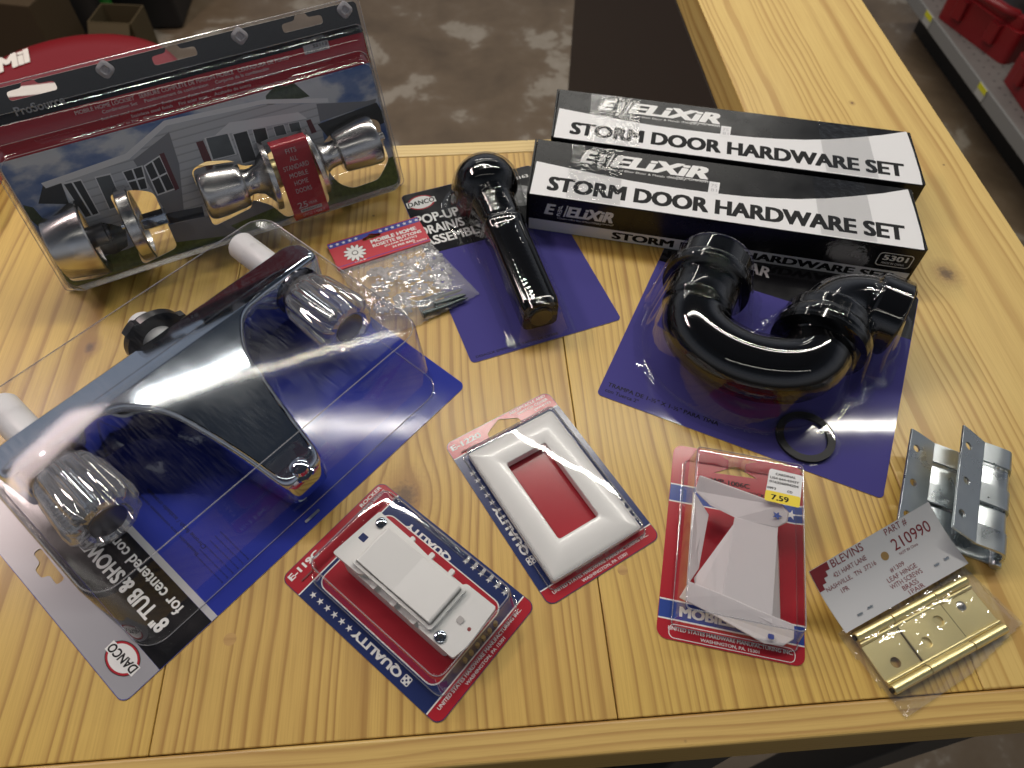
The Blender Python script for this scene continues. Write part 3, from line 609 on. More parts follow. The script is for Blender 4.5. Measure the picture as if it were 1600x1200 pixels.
# upper flange: a slab across the card, standing; web slab; lower flange
def slab(b, pts, thk):
    """quad/poly given as 3-D points, thickened along its normal"""
    P = [Vector(p) for p in pts]; nrm = (P[1] - P[0]).cross(P[2] - P[0]).normalized() * thk; n = len(P)
    b.add(P + [p - nrm for p in P], [list(range(n)), [i + n for i in range(n)][::-1]] + [[(i + 1) % n, i, i + n, (i + 1) % n + n] for i in range(n)])
fl = MB(); slab(fl, roundpoly3 if 0 else [(16, 110.5, 27), (15, 101, 20), (26, 92, 20), (44, 85, 22), (71, 83.5, 22), (77.5, 88, 24), (78, 94, 27), (73, 98.5, 28)], 2.6)
fo = fl.build('upper_flange', G['milky'], t, bevel=.7)
MB().prism(star(70.5, 91, 3.6, .4), 25.9, 26.0).build('star_hole', G['blue_band'], fo)
w1 = MB(); slab(w1, [(43, 86, 22), (39, 30, 11.4), (72, 20, 11.4), (72.5, 85, 22)], 2.4); w1.build('web', G['milky'], t, bevel=.6)
w2 = MB(); slab(w2, [(71.8, 84, 21), (71.5, 22, 10), (80, 20, 3), (78, 74, 5)], 1.6); w2.build('side_rib', G['milky'], t, bevel=.4)
w3 = MB(); slab(w3, [(15, 101, 19), (17, 36, 10), (24, 50, 6), (27, 88, 14)], 1.8); slab(w3, [(44.2, 84, 21.6), (21, 43, 5), (24, 33, 5), (40.2, 31, 11)], 1.6); w3.build('side_rib', G['milky'], t, bevel=.4)
lf = MB(); slab(lf, [(17, 37, 13), (12, 26, 9), (30, 21, 8), (68, 7.5, 8), (80, 8.5, 8), (86.5, 14, 9), (86, 22.5, 12), (60, 27.5, 13), (40, 32.5, 13)], 2.4); lo = lf.build('lower_flange', G['milky'], t, bevel=.6)
MB().prism(rr(69.5, 10.5, 73.5, 13.8, 1), 10.4, 10.6).build('slot', G['blue_band'], lo)
boxblister(10, 9.5, 90.5, 135.5, 30, G['film'], t, draft=2.6, r=3.5, top_r=1.6, flange=2.4)
b = MB(); lp = roundpoly([(60.5, 98.6), (84.2, 97.6), (86.9, 123.2), (64, 124.6)], 2)
b.prism(lp, 30.15, 30.25, 0); yl = roundpoly([(60.5, 98.6), (84.2, 97.6), (85, 106), (61.4, 107)], 1.5); b.prism(yl, 30.27, 30.3, 1)
rz = -.04
for tx, x, y, w_, h in (('CARDINAL', 68, 120, 14, 1.9), ('U54 644-4343Y', 64.2, 116.6, 20, 2), ('016356094204', 63.8, 113.4, 20, 2), ('09F3', 62.3, 108.4, 6, 1.8), ('CD', 76, 107.6, 3.5, 1.8), ('7.59', 65, 100.2, 12, 4.2)): b.text(tx, x, y, w_, h, 30.32, 2, rz, bold=.03)
b.build('price_label', [G['paper'], G['yellow'], G['black_print']], t)

# ------------------------------------------------------------------ draped blisters from height functions
def drape(fn, x0, y0, x1, y1, step, mt, parent, name='blister', relax=5):
    nx, ny = int((x1 - x0) / step), int((y1 - y0) / step); b = MB(); idx = {}; vs_ = []
    zz = {(i, j): fn(x0 + i * step, y0 + j * step) for j in range(ny + 1) for i in range(nx + 1)}; zz = {k: z for k, z in zz.items() if z is not None}
    for _ in range(relax):   # formed sheet: no step sharper than the plastic would take
        zz = {(i, j): z * .4 + .15 * sum(zz.get(q, z) for q in ((i - 1, j), (i + 1, j), (i, j - 1), (i, j + 1))) for (i, j), z in zz.items()}
    for j in range(ny + 1):
        for i in range(nx + 1):
            z = zz.get((i, j))
            if z is not None: idx[i, j] = len(vs_); vs_.append((x0 + i * step, y0 + j * step, z))
    fs = [[idx[i, j], idx[i + 1, j], idx[i + 1, j + 1], idx[i, j + 1]] for j in range(ny) for i in range(nx) if all(k in idx for k in ((i, j), (i + 1, j), (i + 1, j + 1), (i, j + 1)))]
    b.add(vs_, fs); return b.build(name, mt, parent, smooth=180)
def hull(samples, off, foot, skirt=4.0, cyls=()):
    """blister height over a pipe-like body: samples are (x, y, z axis, radius)"""
    def fn(x, y):
        best = None; zz = 0
        for (ax_, ay_, bx_, by_, sz, sr) in cyls:
            R = sr + off; L = math.hypot(bx_ - ax_, by_ - ay_); ux, uy = (bx_ - ax_) / L, (by_ - ay_) / L
            tt = (x - ax_) * ux + (y - ay_) * uy; d = abs((x - ax_) * uy - (y - ay_) * ux); ov = max(-1.5 - tt, tt - L - 1.5, 0)
            e = max(d - R, ov) if d < R or ov == 0 else math.hypot(d - R, ov)
            if best is None or e < best: best = e
            if e <= 0: zz = max(zz, sz + math.sqrt(max(R * R - d * d, 0)))
            elif e < skirt: zz = max(zz, (sz + math.sqrt(max(R * R - d * d, 0)) * .92) * (1 - e / (skirt * .55)) if d < R else sz * (1 - e / skirt))
        for (sx_, sy_, sz, sr) in samples:
            R = sr + off; d = math.hypot(x - sx_, y - sy_)
            if best is not None and d - R > foot: continue
            if best is None or d - R < best: best = d - R
            if d < R: zz = max(zz, sz + math.sqrt(max(R * R - d * d, 0)))
            elif d < R + skirt: zz = max(zz, sz * (1 - (d - R) / skirt) ** 1.0)
        if best > foot: return None
        return max(zz, .9, .9 + 2.0 * math.exp(-((best - foot + 4.5) / 1.6) ** 2))
    return fn

# pop-up drain pack
t = thing('drain_pack', 'black and violet blister card holding a glossy black pop-up drain', 'blister pack', (-4.7683, 360.4501, 0), (.9599, .2804, 0), (-.2804, .9599, 0))
W, H = 137, 218.2
c = card(t, W, H, G['purple'], (), (), r=4)
prints(c, 'black_band', [([rr(.3, 132.5, W - .3, H - .3, (4, 4, .2, .2))], 0, 0)], [G['blackcard']])
b = MB(); b.text('POP-UP', 4, 172.6, 43, 12.5, .62, 0, 0, bold=.03); b.text('DRAIN/S', 3, 157.3, 44, 12, .62, 0, 0, bold=.03); b.text('ASSEMBLY', 3, 142.6, 62, 11.6, .62, 0, 0, bold=.03); b.build('lettering', G['white_print'], c); b = MB(); b.text('88163', 111, 201.5, 18, 4.6, .62, 0, 0, bold=.02); b.build('number_lettering', G['white_print'], c); b = MB()
b.prism(circ(112, 178, 15, 40), .6, .63, 1)
for k in range(9): b.prism(circ(112 + 9 * math.cos(k * .7), 178 + 9 * math.sin(k * .7), 2.2, 14), .64, .66, 2)
b.build('product_photo', [G['white_print'], mat('grey_photo', (.26, .27, .27), .4), G['greyprint']], c)
b = MB(); ellipse_logo(b, 16.2, 202.5, 14, 10.5, .6, 0, 1, 2, 'DANCO', .03); b.build('maker_emblem', [G['white_print'], G['red'], G['black_print']], c)
b = MB(); b.text('DESAGÜE EMERGENTE TAPÓN DE CIERRE', 5.4, 3.6, 74, 3.0, .62, 0, 0, bold=.01); b.build('black_lettering', G['black_print'], c)
P0, P1 = Vector((75, 199, 28)), Vector((65.5, 12, 21)); ax = (P1 - P0)
def drain_r(q):
    """ring of the drain body at 0..1 along its length: radius and how square it is"""
    pts = [(0, 3, 0), (.006, 12, 0), (.02, 19, 0), (.05, 25.5, 0), (.09, 29, 0), (.14, 30.5, 0), (.19, 29, 0), (.215, 25, 0), (.23, 20.5, 0), (.31, 19, .1), (.42, 17.5, .3), (.45, 18.4, .5), (.49, 17, .7), (.75, 16.6, .8), (.97, 16.4, .9), (1.0, 15.2, .9)]
    for (a, ra, sa), (b2, rb, sb) in zip(pts, pts[1:]):
        if q <= b2: k = (q - a) / (b2 - a); return ra + (rb - ra) * k, sa + (sb - sa) * k
    return pts[-1][1:]
axn = ax.normalized(); e1 = axn.cross(Vector((0, 0, 1))).normalized(); e2 = axn.cross(e1); rings = []
for k in range(91):
    q = k / 90; r, sq = drain_r(q); rg = []
    for i in range(36):
        a = 2 * math.pi * i / 36; p = 2 + 5 * sq; f = (abs(math.cos(a)) ** p + abs(math.sin(a)) ** p) ** (-1 / p)
        rg.append(P0 + ax * q + e1 * (r * f * math.cos(a)) + e2 * (r * f * math.sin(a)))
    rings.append(rg)
b = MB(); b.loft(rings); b.build('drain_body', G['blackgloss'], t, smooth=40)
b = MB()
for k in range(10): 
    q = .23 + .018 * k; r, _ = drain_r(q); b.lathe([(-1.2, r - .2), (0, r + .9), (1.2, r - .2)], P0 + ax * q, axn, n=36, cap=(False, False))
b.build('screw_thread', G['blackgloss'], t, smooth=60)
b = MB(); b.lathe([(0, 9.5), (4, 9.5)], P1 + axn * -1.5, axn, n=30); b.build('pipe_mouth', mat('dark_brass', (.09, .075, .05), .35, metal=.7), t, smooth=40)
sm = []; cy_l = []
for k in range(41):
    q = k / 40; p = P0 + ax * q; r, _ = drain_r(q); p2 = P0 + ax * (q + 1 / 40)
    if k == 6: sm.append((p.x, p.y, p.z, 30.5))
    if k >= 6: cy_l.append((p.x, p.y, p2.x, p2.y, p.z, max(r, 16)))
drape(hull(sm, 2.4, 13, 6, cy_l), 26, 1, 130, 217, 1.0, G['film_soft'], t)

# p-trap pack
t = thing('trap_pack', 'violet blister card holding a glossy black P-trap pipe and black rubber washer', 'blister pack', (94.1686, 322.8613, 0), (.8788, -.4772, 0), (.4772, .8788, 0))
W, H = 224.5, 216
c = card(t, W, H, G['purple'], (), (), r=4)
prints(c, 'black_band', [([rr(.3, 163, W - .3, H - .3, (4, 4, .2, .2))], 0, 0)], [G['blackcard']])
b = MB(); b.text('TUBULAR', 28, 183, 70, 13, .62, 0, 0, bold=.03); b.build('lettering', G['white_print'], c); b = MB(); b.text('88188', 204, 204, 15, 4.4, .62, 0, 0, bold=.02); b.build('number_lettering', G['white_print'], c); b = MB(); b.prism(circ(170, 190, 18, 40), .6, .63); b.build('product_photo', G['lightgrey'], c)
b = MB(); b.text('TRAMPA DE 1-½" X 1-½" PARA TINA', 5.3, 11, 92, 4.2, .62, 0, 0, bold=.02); b.text('con Tuerca 2"', 5.2, 5.2, 28, 3.6, .62, 0, 0, bold=.015); b.build('black_lettering', G['black_print'], c); b = MB(); b.text('1-½" x 1-½"', 4, 152, 24, 3.4, .62, 0, 0, bold=.01); b.build('size_lettering', G['black_print'], c); b = MB(); b.text('de', 196, 150, 9, 7, .62, 0, 0, bold=.03); b.build('black_lettering', G['black_print'], c)
z0 = 35; cen = (99, 84); Rb = 49
bend = [(cen[0] + Rb * math.cos(math.pi + i * math.pi / 24), cen[1] + Rb * .71 * math.sin(math.pi + i * math.pi / 24), z0) for i in range(25)]
path = [(50, 140, z0), (50, 115, z0), (50, 92, z0)] + bend + [(148, 94, z0), (149, 108, z0)]
MB().tube(path, 25.6, n=48).build('trap_bend', G['blackgloss'], t, smooth=40)
rib = lambda a, tt: 1 + .035 * (1 if math.cos(a * 10) > .2 else 0)
MB().lathe([(0, 24), (0, 27), (2, 28.6), (22, 29), (25, 27.5), (25, 20)], (50, 85, z0), (0, 1, 0), n=48).build('coupling', G['blackgloss'], t, smooth=35)
nut = MB().lathe([(0, 31), (1, 36.5), (8, 36.5), (9, 31)], (50, 113, z0), (0, 1, 0), n=48).lathe([(9, 31), (32, 30.5), (34, 28.5), (34, 17)], (50, 113, z0), (0, 1, 0), n=80, mod=rib).build('slip_nut', G['blackgloss'], t, smooth=35)
nd = Vector((.1, 1, .10)).normalized()
nut = MB().lathe([(-2, 28), (0, 37), (8, 37.5), (9, 33)], (147, 91, z0), nd, n=48).lathe([(9, 32.5), (26, 31.5), (28, 29), (28, 20)], (147, 91, z0), nd, n=80, mod=rib).build('slip_nut', G['blackgloss'], t, smooth=35)
el = [(149, 110, z0 + 2)] + [(180 - 30 * math.cos(i * math.pi / 20), 118 + 30 * math.sin(i * math.pi / 20), z0 + 2 - .3 * i) for i in range(0, 11)]
MB().tube(el, 25, n=48).build('elbow', G['blackgloss'], t, smooth=40)
hd = Vector((1, -.10, -.05)).normalized()
MB().lathe([(0, 25), (0, 29.5), (2, 31), (23, 31), (25, 29.5), (25, 26), (6, 25)], (177, 148.5, z0 - 1), hd, n=56, cap=(False, True)).build('outlet_hub', G['blackgloss'], t, smooth=35)
rg = MB(); rg.prism([circ(161.5, 28.5, 22.5, 56), circ(161.5, 28.5, 16.8, 56)], .75, 3.4); rg.build('rubber_washer', G['blackmatte'], t, bevel=.6)
sm = [(p[0], p[1], p[2], 25.8) for p in path[2:]] + [(p[0], p[1], p[2], 25.4) for p in el]
for (pa, pb) in zip(path[2:], path[3:]): sm += [(pa[0] + (pb[0] - pa[0]) * k / 3, pa[1] + (pb[1] - pa[1]) * k / 3, pa[2], 25.8) for k in (1, 2)]
cy_l = [(50, 85, 50, 110, z0, 29), (50, 113, 50, 122, z0, 36.5), (50, 122, 50, 147, z0, 31)]
cy_l += [(147, 91, 147 + nd.x * 9, 91 + nd.y * 9, z0, 37.5), (147 + nd.x * 9, 91 + nd.y * 9, 147 + nd.x * 27, 91 + nd.y * 27, z0 + 2, 32.5), (177, 148.5, 177 + hd.x * 25, 148.5 + hd.y * 25, z0 - 2, 31)]
h1 = hull(sm, 2.0, 17, 8, cy_l)
def trap_fn(x, y):
    z = h1(x, y); q = math.hypot(x - 161.5, y - 28.5)
    if q < 27: z2 = 4.6 if q < 24 else 4.6 - (q - 24) * 1.2; z = max(z or .9, z2)
    return z
drape(trap_fn, 4, 2, 223, 215, 1.2, G['film_soft'], t)
# ------------------------------------------------------------------ tub and shower faucet pack
t = thing('faucet_pack', 'large clear box blister with a chrome two-handle tub faucet on royal blue card', 'blister pack', (-10.4, 338.5, 0), (-.7135, .7007, 0), (-.7007, -.7135, 0))
W, H = 208, 317
kh = roundpoly([(100.5, 297), (134, 296), (134, 301.5), (124, 302), (122, 307), (113, 307.2), (111, 302.4), (100.8, 303)], 2.4)
c = card(t, W, H, G['royal'], (), [kh], r=6)
prints(c, 'black_band', [([[(.3, 249.8), (W - .3, 249.8), (W - .3, 290), (.3, 290)]], 0, 0), ([[(.3, 245), (W - .3, 245), (W - .3, 249.7), (.3, 249.7)]], 1, 0)], [G['blackcard'], G['lightgrey']])
prints(c, 'grey_band', [([rr(.3, 290.1, W - .3, H - .3, (6, 6, .2, .2)), kh], 0, 0)], [G['greycard']])
b = MB(); b.text('8" TUB & SHOWER FAUCET', 20.5, 267.5, 150, 11, .62, 0, 0, bold=.035); b.text('for centered connections', 21.8, 255.6, 118, 8.4, .62, 0, 0, bold=.02); b.build('lettering', G['white_print'], c)
b = MB(); b.text('Instalación para conexiones centradas de 8"', 46, 226, 90, 3, .62, 0, 0); b.text('Chrome finish / acabado cromado', 46, 220, 70, 3, .62, 0, 0)
for i in range(6): b.text('llave para tina y ducha con dos manijas cromo', 16, 228 - i * 4.4, 32, 1.7, .62, 0, 0)
b.build('black_lettering', G['black_print'], c)
b = MB(); ellipse_logo(b, 24.5, 301.3, 13.5, 9.6, .6, 0, 1, 2, 'DANCO', .05); b.build('maker_emblem', [G['white_print'], G['red'], G['black_print']], c)
MB().prism(rr(6, 150, 8, 163, .6), .58, 1.4).build('staple', G['zinc'], c)
# faucet: long bar across the back, tapering spout in the middle, drawn as stacked outlines
YC = 145
def outline(k, s):
    """k: inset in mm, s: 0 bottom .. 1 top"""
    right = [(184 - k, 10 + k, 14), (150 + k, 8 + k, 10), (149 + k, 60, 4), (146 + k * .6, 88 + k * .3, 12), (118, 109 + k, 34), (60, 121 + k, 30), (14 + k, 128 + k, 10)]
    pts = right + [(x, 2 * YC - y, r) for x, y, r in right[::-1]]
    return roundpoly(pts, 8, 7)
def topz(x, y, z):
    # the spout runs down towards its tip; the bar stays level with a slight back slope
    q = min(max((150 - x) / 140, 0), 1); return z - 22 * q * q * (.25 + .75 * q) - (6.5 * min(max((x - 149) / 34, 0), 1))
rings = []
for k, z in ((0, 14), (0, 55), (.4, 57.6), (1.2, 59.4), (2.4, 60.7), (4.0, 61.3)):
    rings.append([(x, y, topz(x, y, z) if z > 20 else z - 4 * min(max((150 - x) / 140, 0), 1) + 4) for x, y in outline(k, 0)])
b = MB(); b.loft(rings, 0, (True, False))
top = rings[-1]; tr = tessellate_polygon([[Vector((x, y, 0)) for x, y, z in top]])
bm_ = bmesh.new(); vv = [bm_.verts.new(Vector((p[0], p[1], 0))) for p in top]
for q in tr:
    try: bm_.faces.new([vv[i] for i in q])
    except ValueError: pass
for xx in [6 + 4 * i for i in range(34)] + [141, 143, 144, 145, 146, 147, 148, 149, 150, 151, 153, 156, 160, 168, 176]:
    bmesh.ops.bisect_plane(bm_, geom=bm_.verts[:] + bm_.edges[:] + bm_.faces[:], dist=1e-4, plane_co=(xx, 0, 0), plane_no=(1, 0, 0))
bm_.verts.index_update()
def lip(x, y):   # sunken panel between the arms
    k = min(max((149.5 - x) / 6, 0), 1); return -1.6 * (3 * k * k - 2 * k ** 3) * (1 if 62 < y < 2 * YC - 62 else 0)
pv = [(v.co.x, v.co.y, topz(v.co.x, v.co.y, 61.3)) for v in bm_.verts]
b.add(pv, [[v.index for v in f.verts] if f.normal.z >= 0 else [v.index for v in f.verts][::-1] for f in bm_.faces]); bm_.free()
fa = b.build('faucet_body', G['chrome'], t, smooth=50)
flute = lambda a, tt: 1 + .085 * math.cos(a * 12) * min(max((tt - 8) / 8, 0), 1) * min(max((66 - tt) / 5, 0), 1)
for yk in (37.5, 252.5):
    kn = MB().lathe([(0, 15), (2, 16.5), (8, 17.5), (12, 20.5), (20, 22.5), (54, 24.5), (62, 23.8), (66, 20.5), (67, 16), (64.5, 13.6), (64, 1)], (152, yk, 38), (-1, 0, .02), n=120, mod=flute).build('knob', G['crystal'], t, smooth=30)
    MB().lathe([(0, 8.5), (46, 7), (47, 1)], (149, yk, 38), (-1, 0, .02), n=30).build('stem', G['chrome'], kn, smooth=40)
    MB().lathe([(0, 12.8), (1.0, 12.8), (1.6, 11), (1.7, .5)], (87.7, yk, 39.3), (-1, 0, .02), n=36).build('end_cap', G['capgrey'], kn, smooth=40)
    MB().lathe([(0, 21), (5, 21), (8, 17), (9, 10)], (152.5, yk, 38), (-1, 0, .02), n=48).build('escutcheon', mat('dark_chrome', (.16, .16, .18), .14, metal=1), fa, smooth=40)
wp_ = mat('white_nylon', (.74, .74, .75), .4)
for yk in (37.5, 252.5):
    MB().lathe([(0, 12.2), (40, 12.2), (42, 11), (42, 3)], (182, yk, 42), (1, 0, .02), n=36).build('inlet_tube', wp_, t, smooth=40)
MB().lathe([(0, 12), (14, 12), (14, 10.5), (34, 10.5), (36, 9), (36, 3)], (182, 142, 40), (1, 0, .02), n=36).build('shower_outlet', wp_, t, smooth=40)
MB().lathe([(0, 13), (0, 24), (6, 24), (7, 19), (13, 18), (13, 13)], (192, 142, 40), (1, 0, .02), n=60, mod=lambda a, tt: 1.16 if (tt < 6.5 and abs(((a + .3) % (2 * math.pi / 3)) - .3) < .22) else 1).build('wing_nut', G['blackplastic'], t, smooth=35)
MB().lathe([(0, 9), (2, 9), (3, 7), (8, 6.5), (10, 3)], (20, YC, 37), (0, 0, 1), n=32).build('diverter_knob', G['chrome'], fa, smooth=40)
boxblister(14, 14, 207, 290, 80, G['film_scuffed'], t, draft=4, r=17, top_r=5.5, flange=4)

# ------------------------------------------------------------------ lock set clamshell leaning on edge
t = thing('lockset_pack', 'clear clamshell with satin nickel door knobs over a printed house photograph, standing upright', 'clamshell pack', (-358.1, 464.5, 0), (.9222, .3868, 0), (-.1323, .3154, .9397))
H1 = [(136.5, 70.6), (150.4, 74.6), (171.2, 69.5), (179.6, 61.0), (191.0, 60.0), (207.7, 66.9), (239.4, 75.5), (247.3, 62.5), (244.2, 5.3), (200.3, 3.9), (191.0, 20.1), (176.3, 30.0), (173.8, 23.2), (135.5, 16.8)]
H2 = [(252.4, 31.3), (254.1, 60.6), (269.7, 70.6), (293.4, 74.7), (311.4, 66.1), (309.9, 41.9), (311.7, 28.7), (296.5, 12.4), (269.7, 11.6), (258.9, 19.0)]
H3 = [(7.6, 65.5), (38.5, 70.2), (40.8, 57.8), (40.0, 5.7), (28.0, 3.7), (5.5, 8.3)]
H4 = [(66.8, 70.3), (86.3, 68.7), (100.6, 61.8), (99.3, 8.7), (65.7, 2.9), (67.3, 21.5)]
def euro(cx, cy_):
    return roundpoly([(cx - 17.5, cy_ - 4.2), (cx + 17.5, cy_ - 4.2), (cx + 17.5, cy_ + 2.6), (cx + 6, cy_ + 3.2), (cx + 4.5, cy_ + 7.2), (cx - 4.5, cy_ + 7.2), (cx - 6, cy_ + 3.2), (cx - 17.5, cy_ + 2.6)], 2.6)
E1, E2, E3 = euro(51.5, 161.5), euro(160.5, 161), euro(268, 161)
rp = lambda l: roundpoly(l, 5, 4)
holes = [rp(H1), rp(H2), rp(H3), rp(H4), E1, E2, E3]
pm = {}
def pmat(n, c, r=.35, **k): pm[n] = mat(n, c, r, **k); return pm[n]
def skymat():
    m = bpy.data.materials.new('printed_sky'); m.use_nodes = True; nt = m.node_tree; p = nt.nodes['Principled BSDF']
    tc = nt.nodes.new('ShaderNodeTexCoord'); mp = nt.nodes.new('ShaderNodeMapping'); mp.inputs['Scale'].default_value = (20, 34, 20); mp.inputs['Location'].default_value = (.3, 1.7, 0)
    n = nt.nodes.new('ShaderNodeTexNoise'); n.inputs['Scale'].default_value = 1; n.inputs['Detail'].default_value = 7; r = nt.nodes.new('ShaderNodeValToRGB'); e = r.color_ramp.elements
    e[0].position = .38; e[0].color = (.07, .14, .36, 1); e[1].position = .58; e[1].color = (.60, .62, .66, 1); x = e.new(.48); x.color = (.17, .24, .44, 1)
    nt.links.new(tc.outputs['Object'], mp.inputs[0]); nt.links.new(mp.outputs[0], n.inputs['Vector']); nt.links.new(n.outputs['Fac'], r.inputs[0]); nt.links.new(r.outputs[0], p.inputs['Base Color']); p.inputs['Roughness'].default_value = .35; return m
def lapmat():
    m = bpy.data.materials.new('printed_siding'); m.use_nodes = True; nt = m.node_tree; p = nt.nodes['Principled BSDF']
    tc = nt.nodes.new('ShaderNodeTexCoord'); wv = nt.nodes.new('ShaderNodeTexWave'); wv.bands_direction = 'Y'; wv.wave_profile = 'SAW'; wv.inputs['Scale'].default_value = 48
    r = nt.nodes.new('ShaderNodeValToRGB'); e = r.color_ramp.elements; e[0].color = (.33, .34, .37, 1); e[1].position = .25; e[1].color = (.56, .57, .60, 1)
    nt.links.new(tc.outputs['Object'], wv.inputs['Vector']); nt.links.new(wv.outputs['Fac'], r.inputs[0]); nt.links.new(r.outputs[0], p.inputs['Base Color']); p.inputs['Roughness'].default_value = .35; return m
cd = MB(); cd.prism([rr(1.5, 1.2, 317.5, 168, 4)] + holes, -.4, .4, 0, mside=1)
c = cd.build('card', [G['blackcard'], G['board']], t)
PM = [skymat(), lapmat(), pmat('printed_white', (.80, .80, .82)), pmat('printed_dark', (.022, .024, .028)), pmat('printed_shutter', (.11, .012, .02)), pmat('printed_grass', (.11, .15, .035), var=.6, vscale=260), pmat('printed_drive', (.26, .26, .28), var=.1, vscale=60),
      pmat('printed_pane', (.10, .115, .125), var=.5, vscale=60), pmat('printed_shade', (.22, .225, .25)), pmat('printed_bush', (.035, .038, .028), var=.9, vscale=420), pmat('printed_tree', (.035, .055, .022), var=.8, vscale=300)]
def clip(poly, holes_):  # printed shapes are drawn on the card and cut where the card is cut
    return [poly]
wallL = [(37.9, 89.8), (92.3, 93.8), (102.9, 86.6), (113.3, 28.3), (38.7, 48.9)]
wallM = [(93.9, 92.7), (132.7, 111.1), (214.9, 106.7), (259.2, 95.5), (253.3, 25.9), (131.4, 27.2), (109.3, 29.6)]
items = [(rr(1.8, 1.5, 317.2, 117, (.2, .2, 4, 4)), 0, 0)]
items.append(([(217.1, 105), (219, 113), (229.4, 119), (238, 116.8), (246.0, 117), (255.6, 103)], 10, 1))
items.append(([(1.8, 22), (60, 21), (113, 27), (200, 22), (317, 30), (317.2, 5), (313, 1.6), (5, 1.6), (1.8, 5)], 5, 1))
items += [(wallL, 1, 2), (wallM, 1, 3), ([(96.7, 91.8), (132.6, 105.7), (129.7, 78.5), (114.6, 30.3), (103.0, 41.7)], 8, 4),
 ([(14.6, 79.3), (25.8, 93.6), (37.9, 89.8), (35.4, 72)], 3, 4), ([(24.1, 94.1), (93.3, 98.4), (132.5, 115.5), (216.4, 110.7), (270.7, 97.5), (270.3, 93.7), (215.1, 107.1), (132.7, 111.1), (94.2, 93.3), (25.6, 89.2)], 2, 5),
 ([(254.9, 78.2), (313.3, 82.3), (317, 71.5), (315.6, 62.6), (263.2, 57.9)], 3, 4), ([(259.2, 95.5), (304.2, 85.9), (314.2, 85.6), (312.0, 82.2), (257.8, 79.8)], 8, 5),
 ([(165.5, 92.6), (181.9, 100.1), (241.6, 92.8), (247.5, 85.4), (179.6, 91.3)], 2, 5), ([(98.4, 30.8), (131.8, 28.3), (149.6, 13.3), (158.0, 2), (100.2, 13.6)], 6, 4), ([(131, 29), (250, 27), (252, 22), (150, 13)], 6, 3),
 ([(100.6, 41.3), (133.3, 37.8), (131.8, 28.3), (100.8, 31.3)], 3, 5), ([(38.6, 46.5), (44, 50), (51.6, 49.3), (58, 46), (66.5, 39.3), (64, 30), (61.5, 23.5), (50, 20), (41.0, 22.1)], 9, 5), ([(3.9, 81.6), (9.7, 77.5), (11.7, 67.6), (7.5, 57.3), (2.2, 70.8)], 10, 3),
 ([(37, 91), (41, 90.6), (41, 50), (37.5, 51)], 2, 3)]
def win(q, bars=1, pane=3):
    out = []; cx = sum(p[0] for p in q) / 4; cy_ = sum(p[1] for p in q) / 4
    out.append(([(cx + (x - cx) * 1.16, cy_ + (y - cy_) * 1.09) for x, y in q], 2, 6)); out.append((q, pane, 7))
    def lp(a, b2, k): return (a[0] + (b2[0] - a[0]) * k, a[1] + (b2[1] - a[1]) * k)
    if bars >= 1:
        a, b2 = lp(q[0], q[1], .5), lp(q[3], q[2], .5); out.append(([(a[0] - .7, a[1]), (a[0] + .7, a[1]), (b2[0] + .7, b2[1]), (b2[0] - .7, b2[1])], 2, 8))
    if bars >= 2:
        a, b2 = lp(q[0], q[3], .5), lp(q[1], q[2], .5); out.append(([(a[0], a[1] - .7), (b2[0], b2[1] - .7), (b2[0], b2[1] + .7), (a[0], a[1] + .7)], 2, 9))
    return out
items += win([(39.2, 88.3), (52.1, 87.6), (52.6, 58.1), (41.9, 57.9)], 1) + win([(63.8, 86.2), (74.9, 85.6), (73.2, 58.8), (62.5, 58.8)], 0, 7) + win([(85.4, 84.7), (100.5, 85.0), (97.2, 66.5), (85.8, 67.7)], 2) + win([(103.5, 84.3), (117, 88.5), (117.5, 60), (103.2, 59.2)], 2)
items += [([(117.9, 90.7), (122.0, 91.0), (121.5, 58.7), (117.6, 57.8)], 4, 10), ([(149.7, 92.0), (155.8, 91.8), (156.1, 71.7), (149.2, 71.4)], 4, 6), ([(245.9, 84.2), (250.2, 84.2), (252.1, 71.9), (247.1, 71.7)], 4, 6)]
items += win([(158.8, 92.7), (177.0, 91.6), (176.9, 73.4), (157.7, 74.3)], 0, 7) + win([(181.5, 89.8), (193.4, 89.4), (192.7, 63.5), (180.2, 63.9)], 0, 3) + win([(198.7, 89.1), (209.5, 87.8), (208.6, 78.1), (197.7, 76.5)], 0, 3) + win([(216.5, 86.6), (225.5, 86), (225.6, 77.5), (216.4, 78.3)], 0, 7) + win([(230.3, 85.5), (239.4, 84.7), (239.2, 77.1), (230.1, 77.9)], 0, 7)
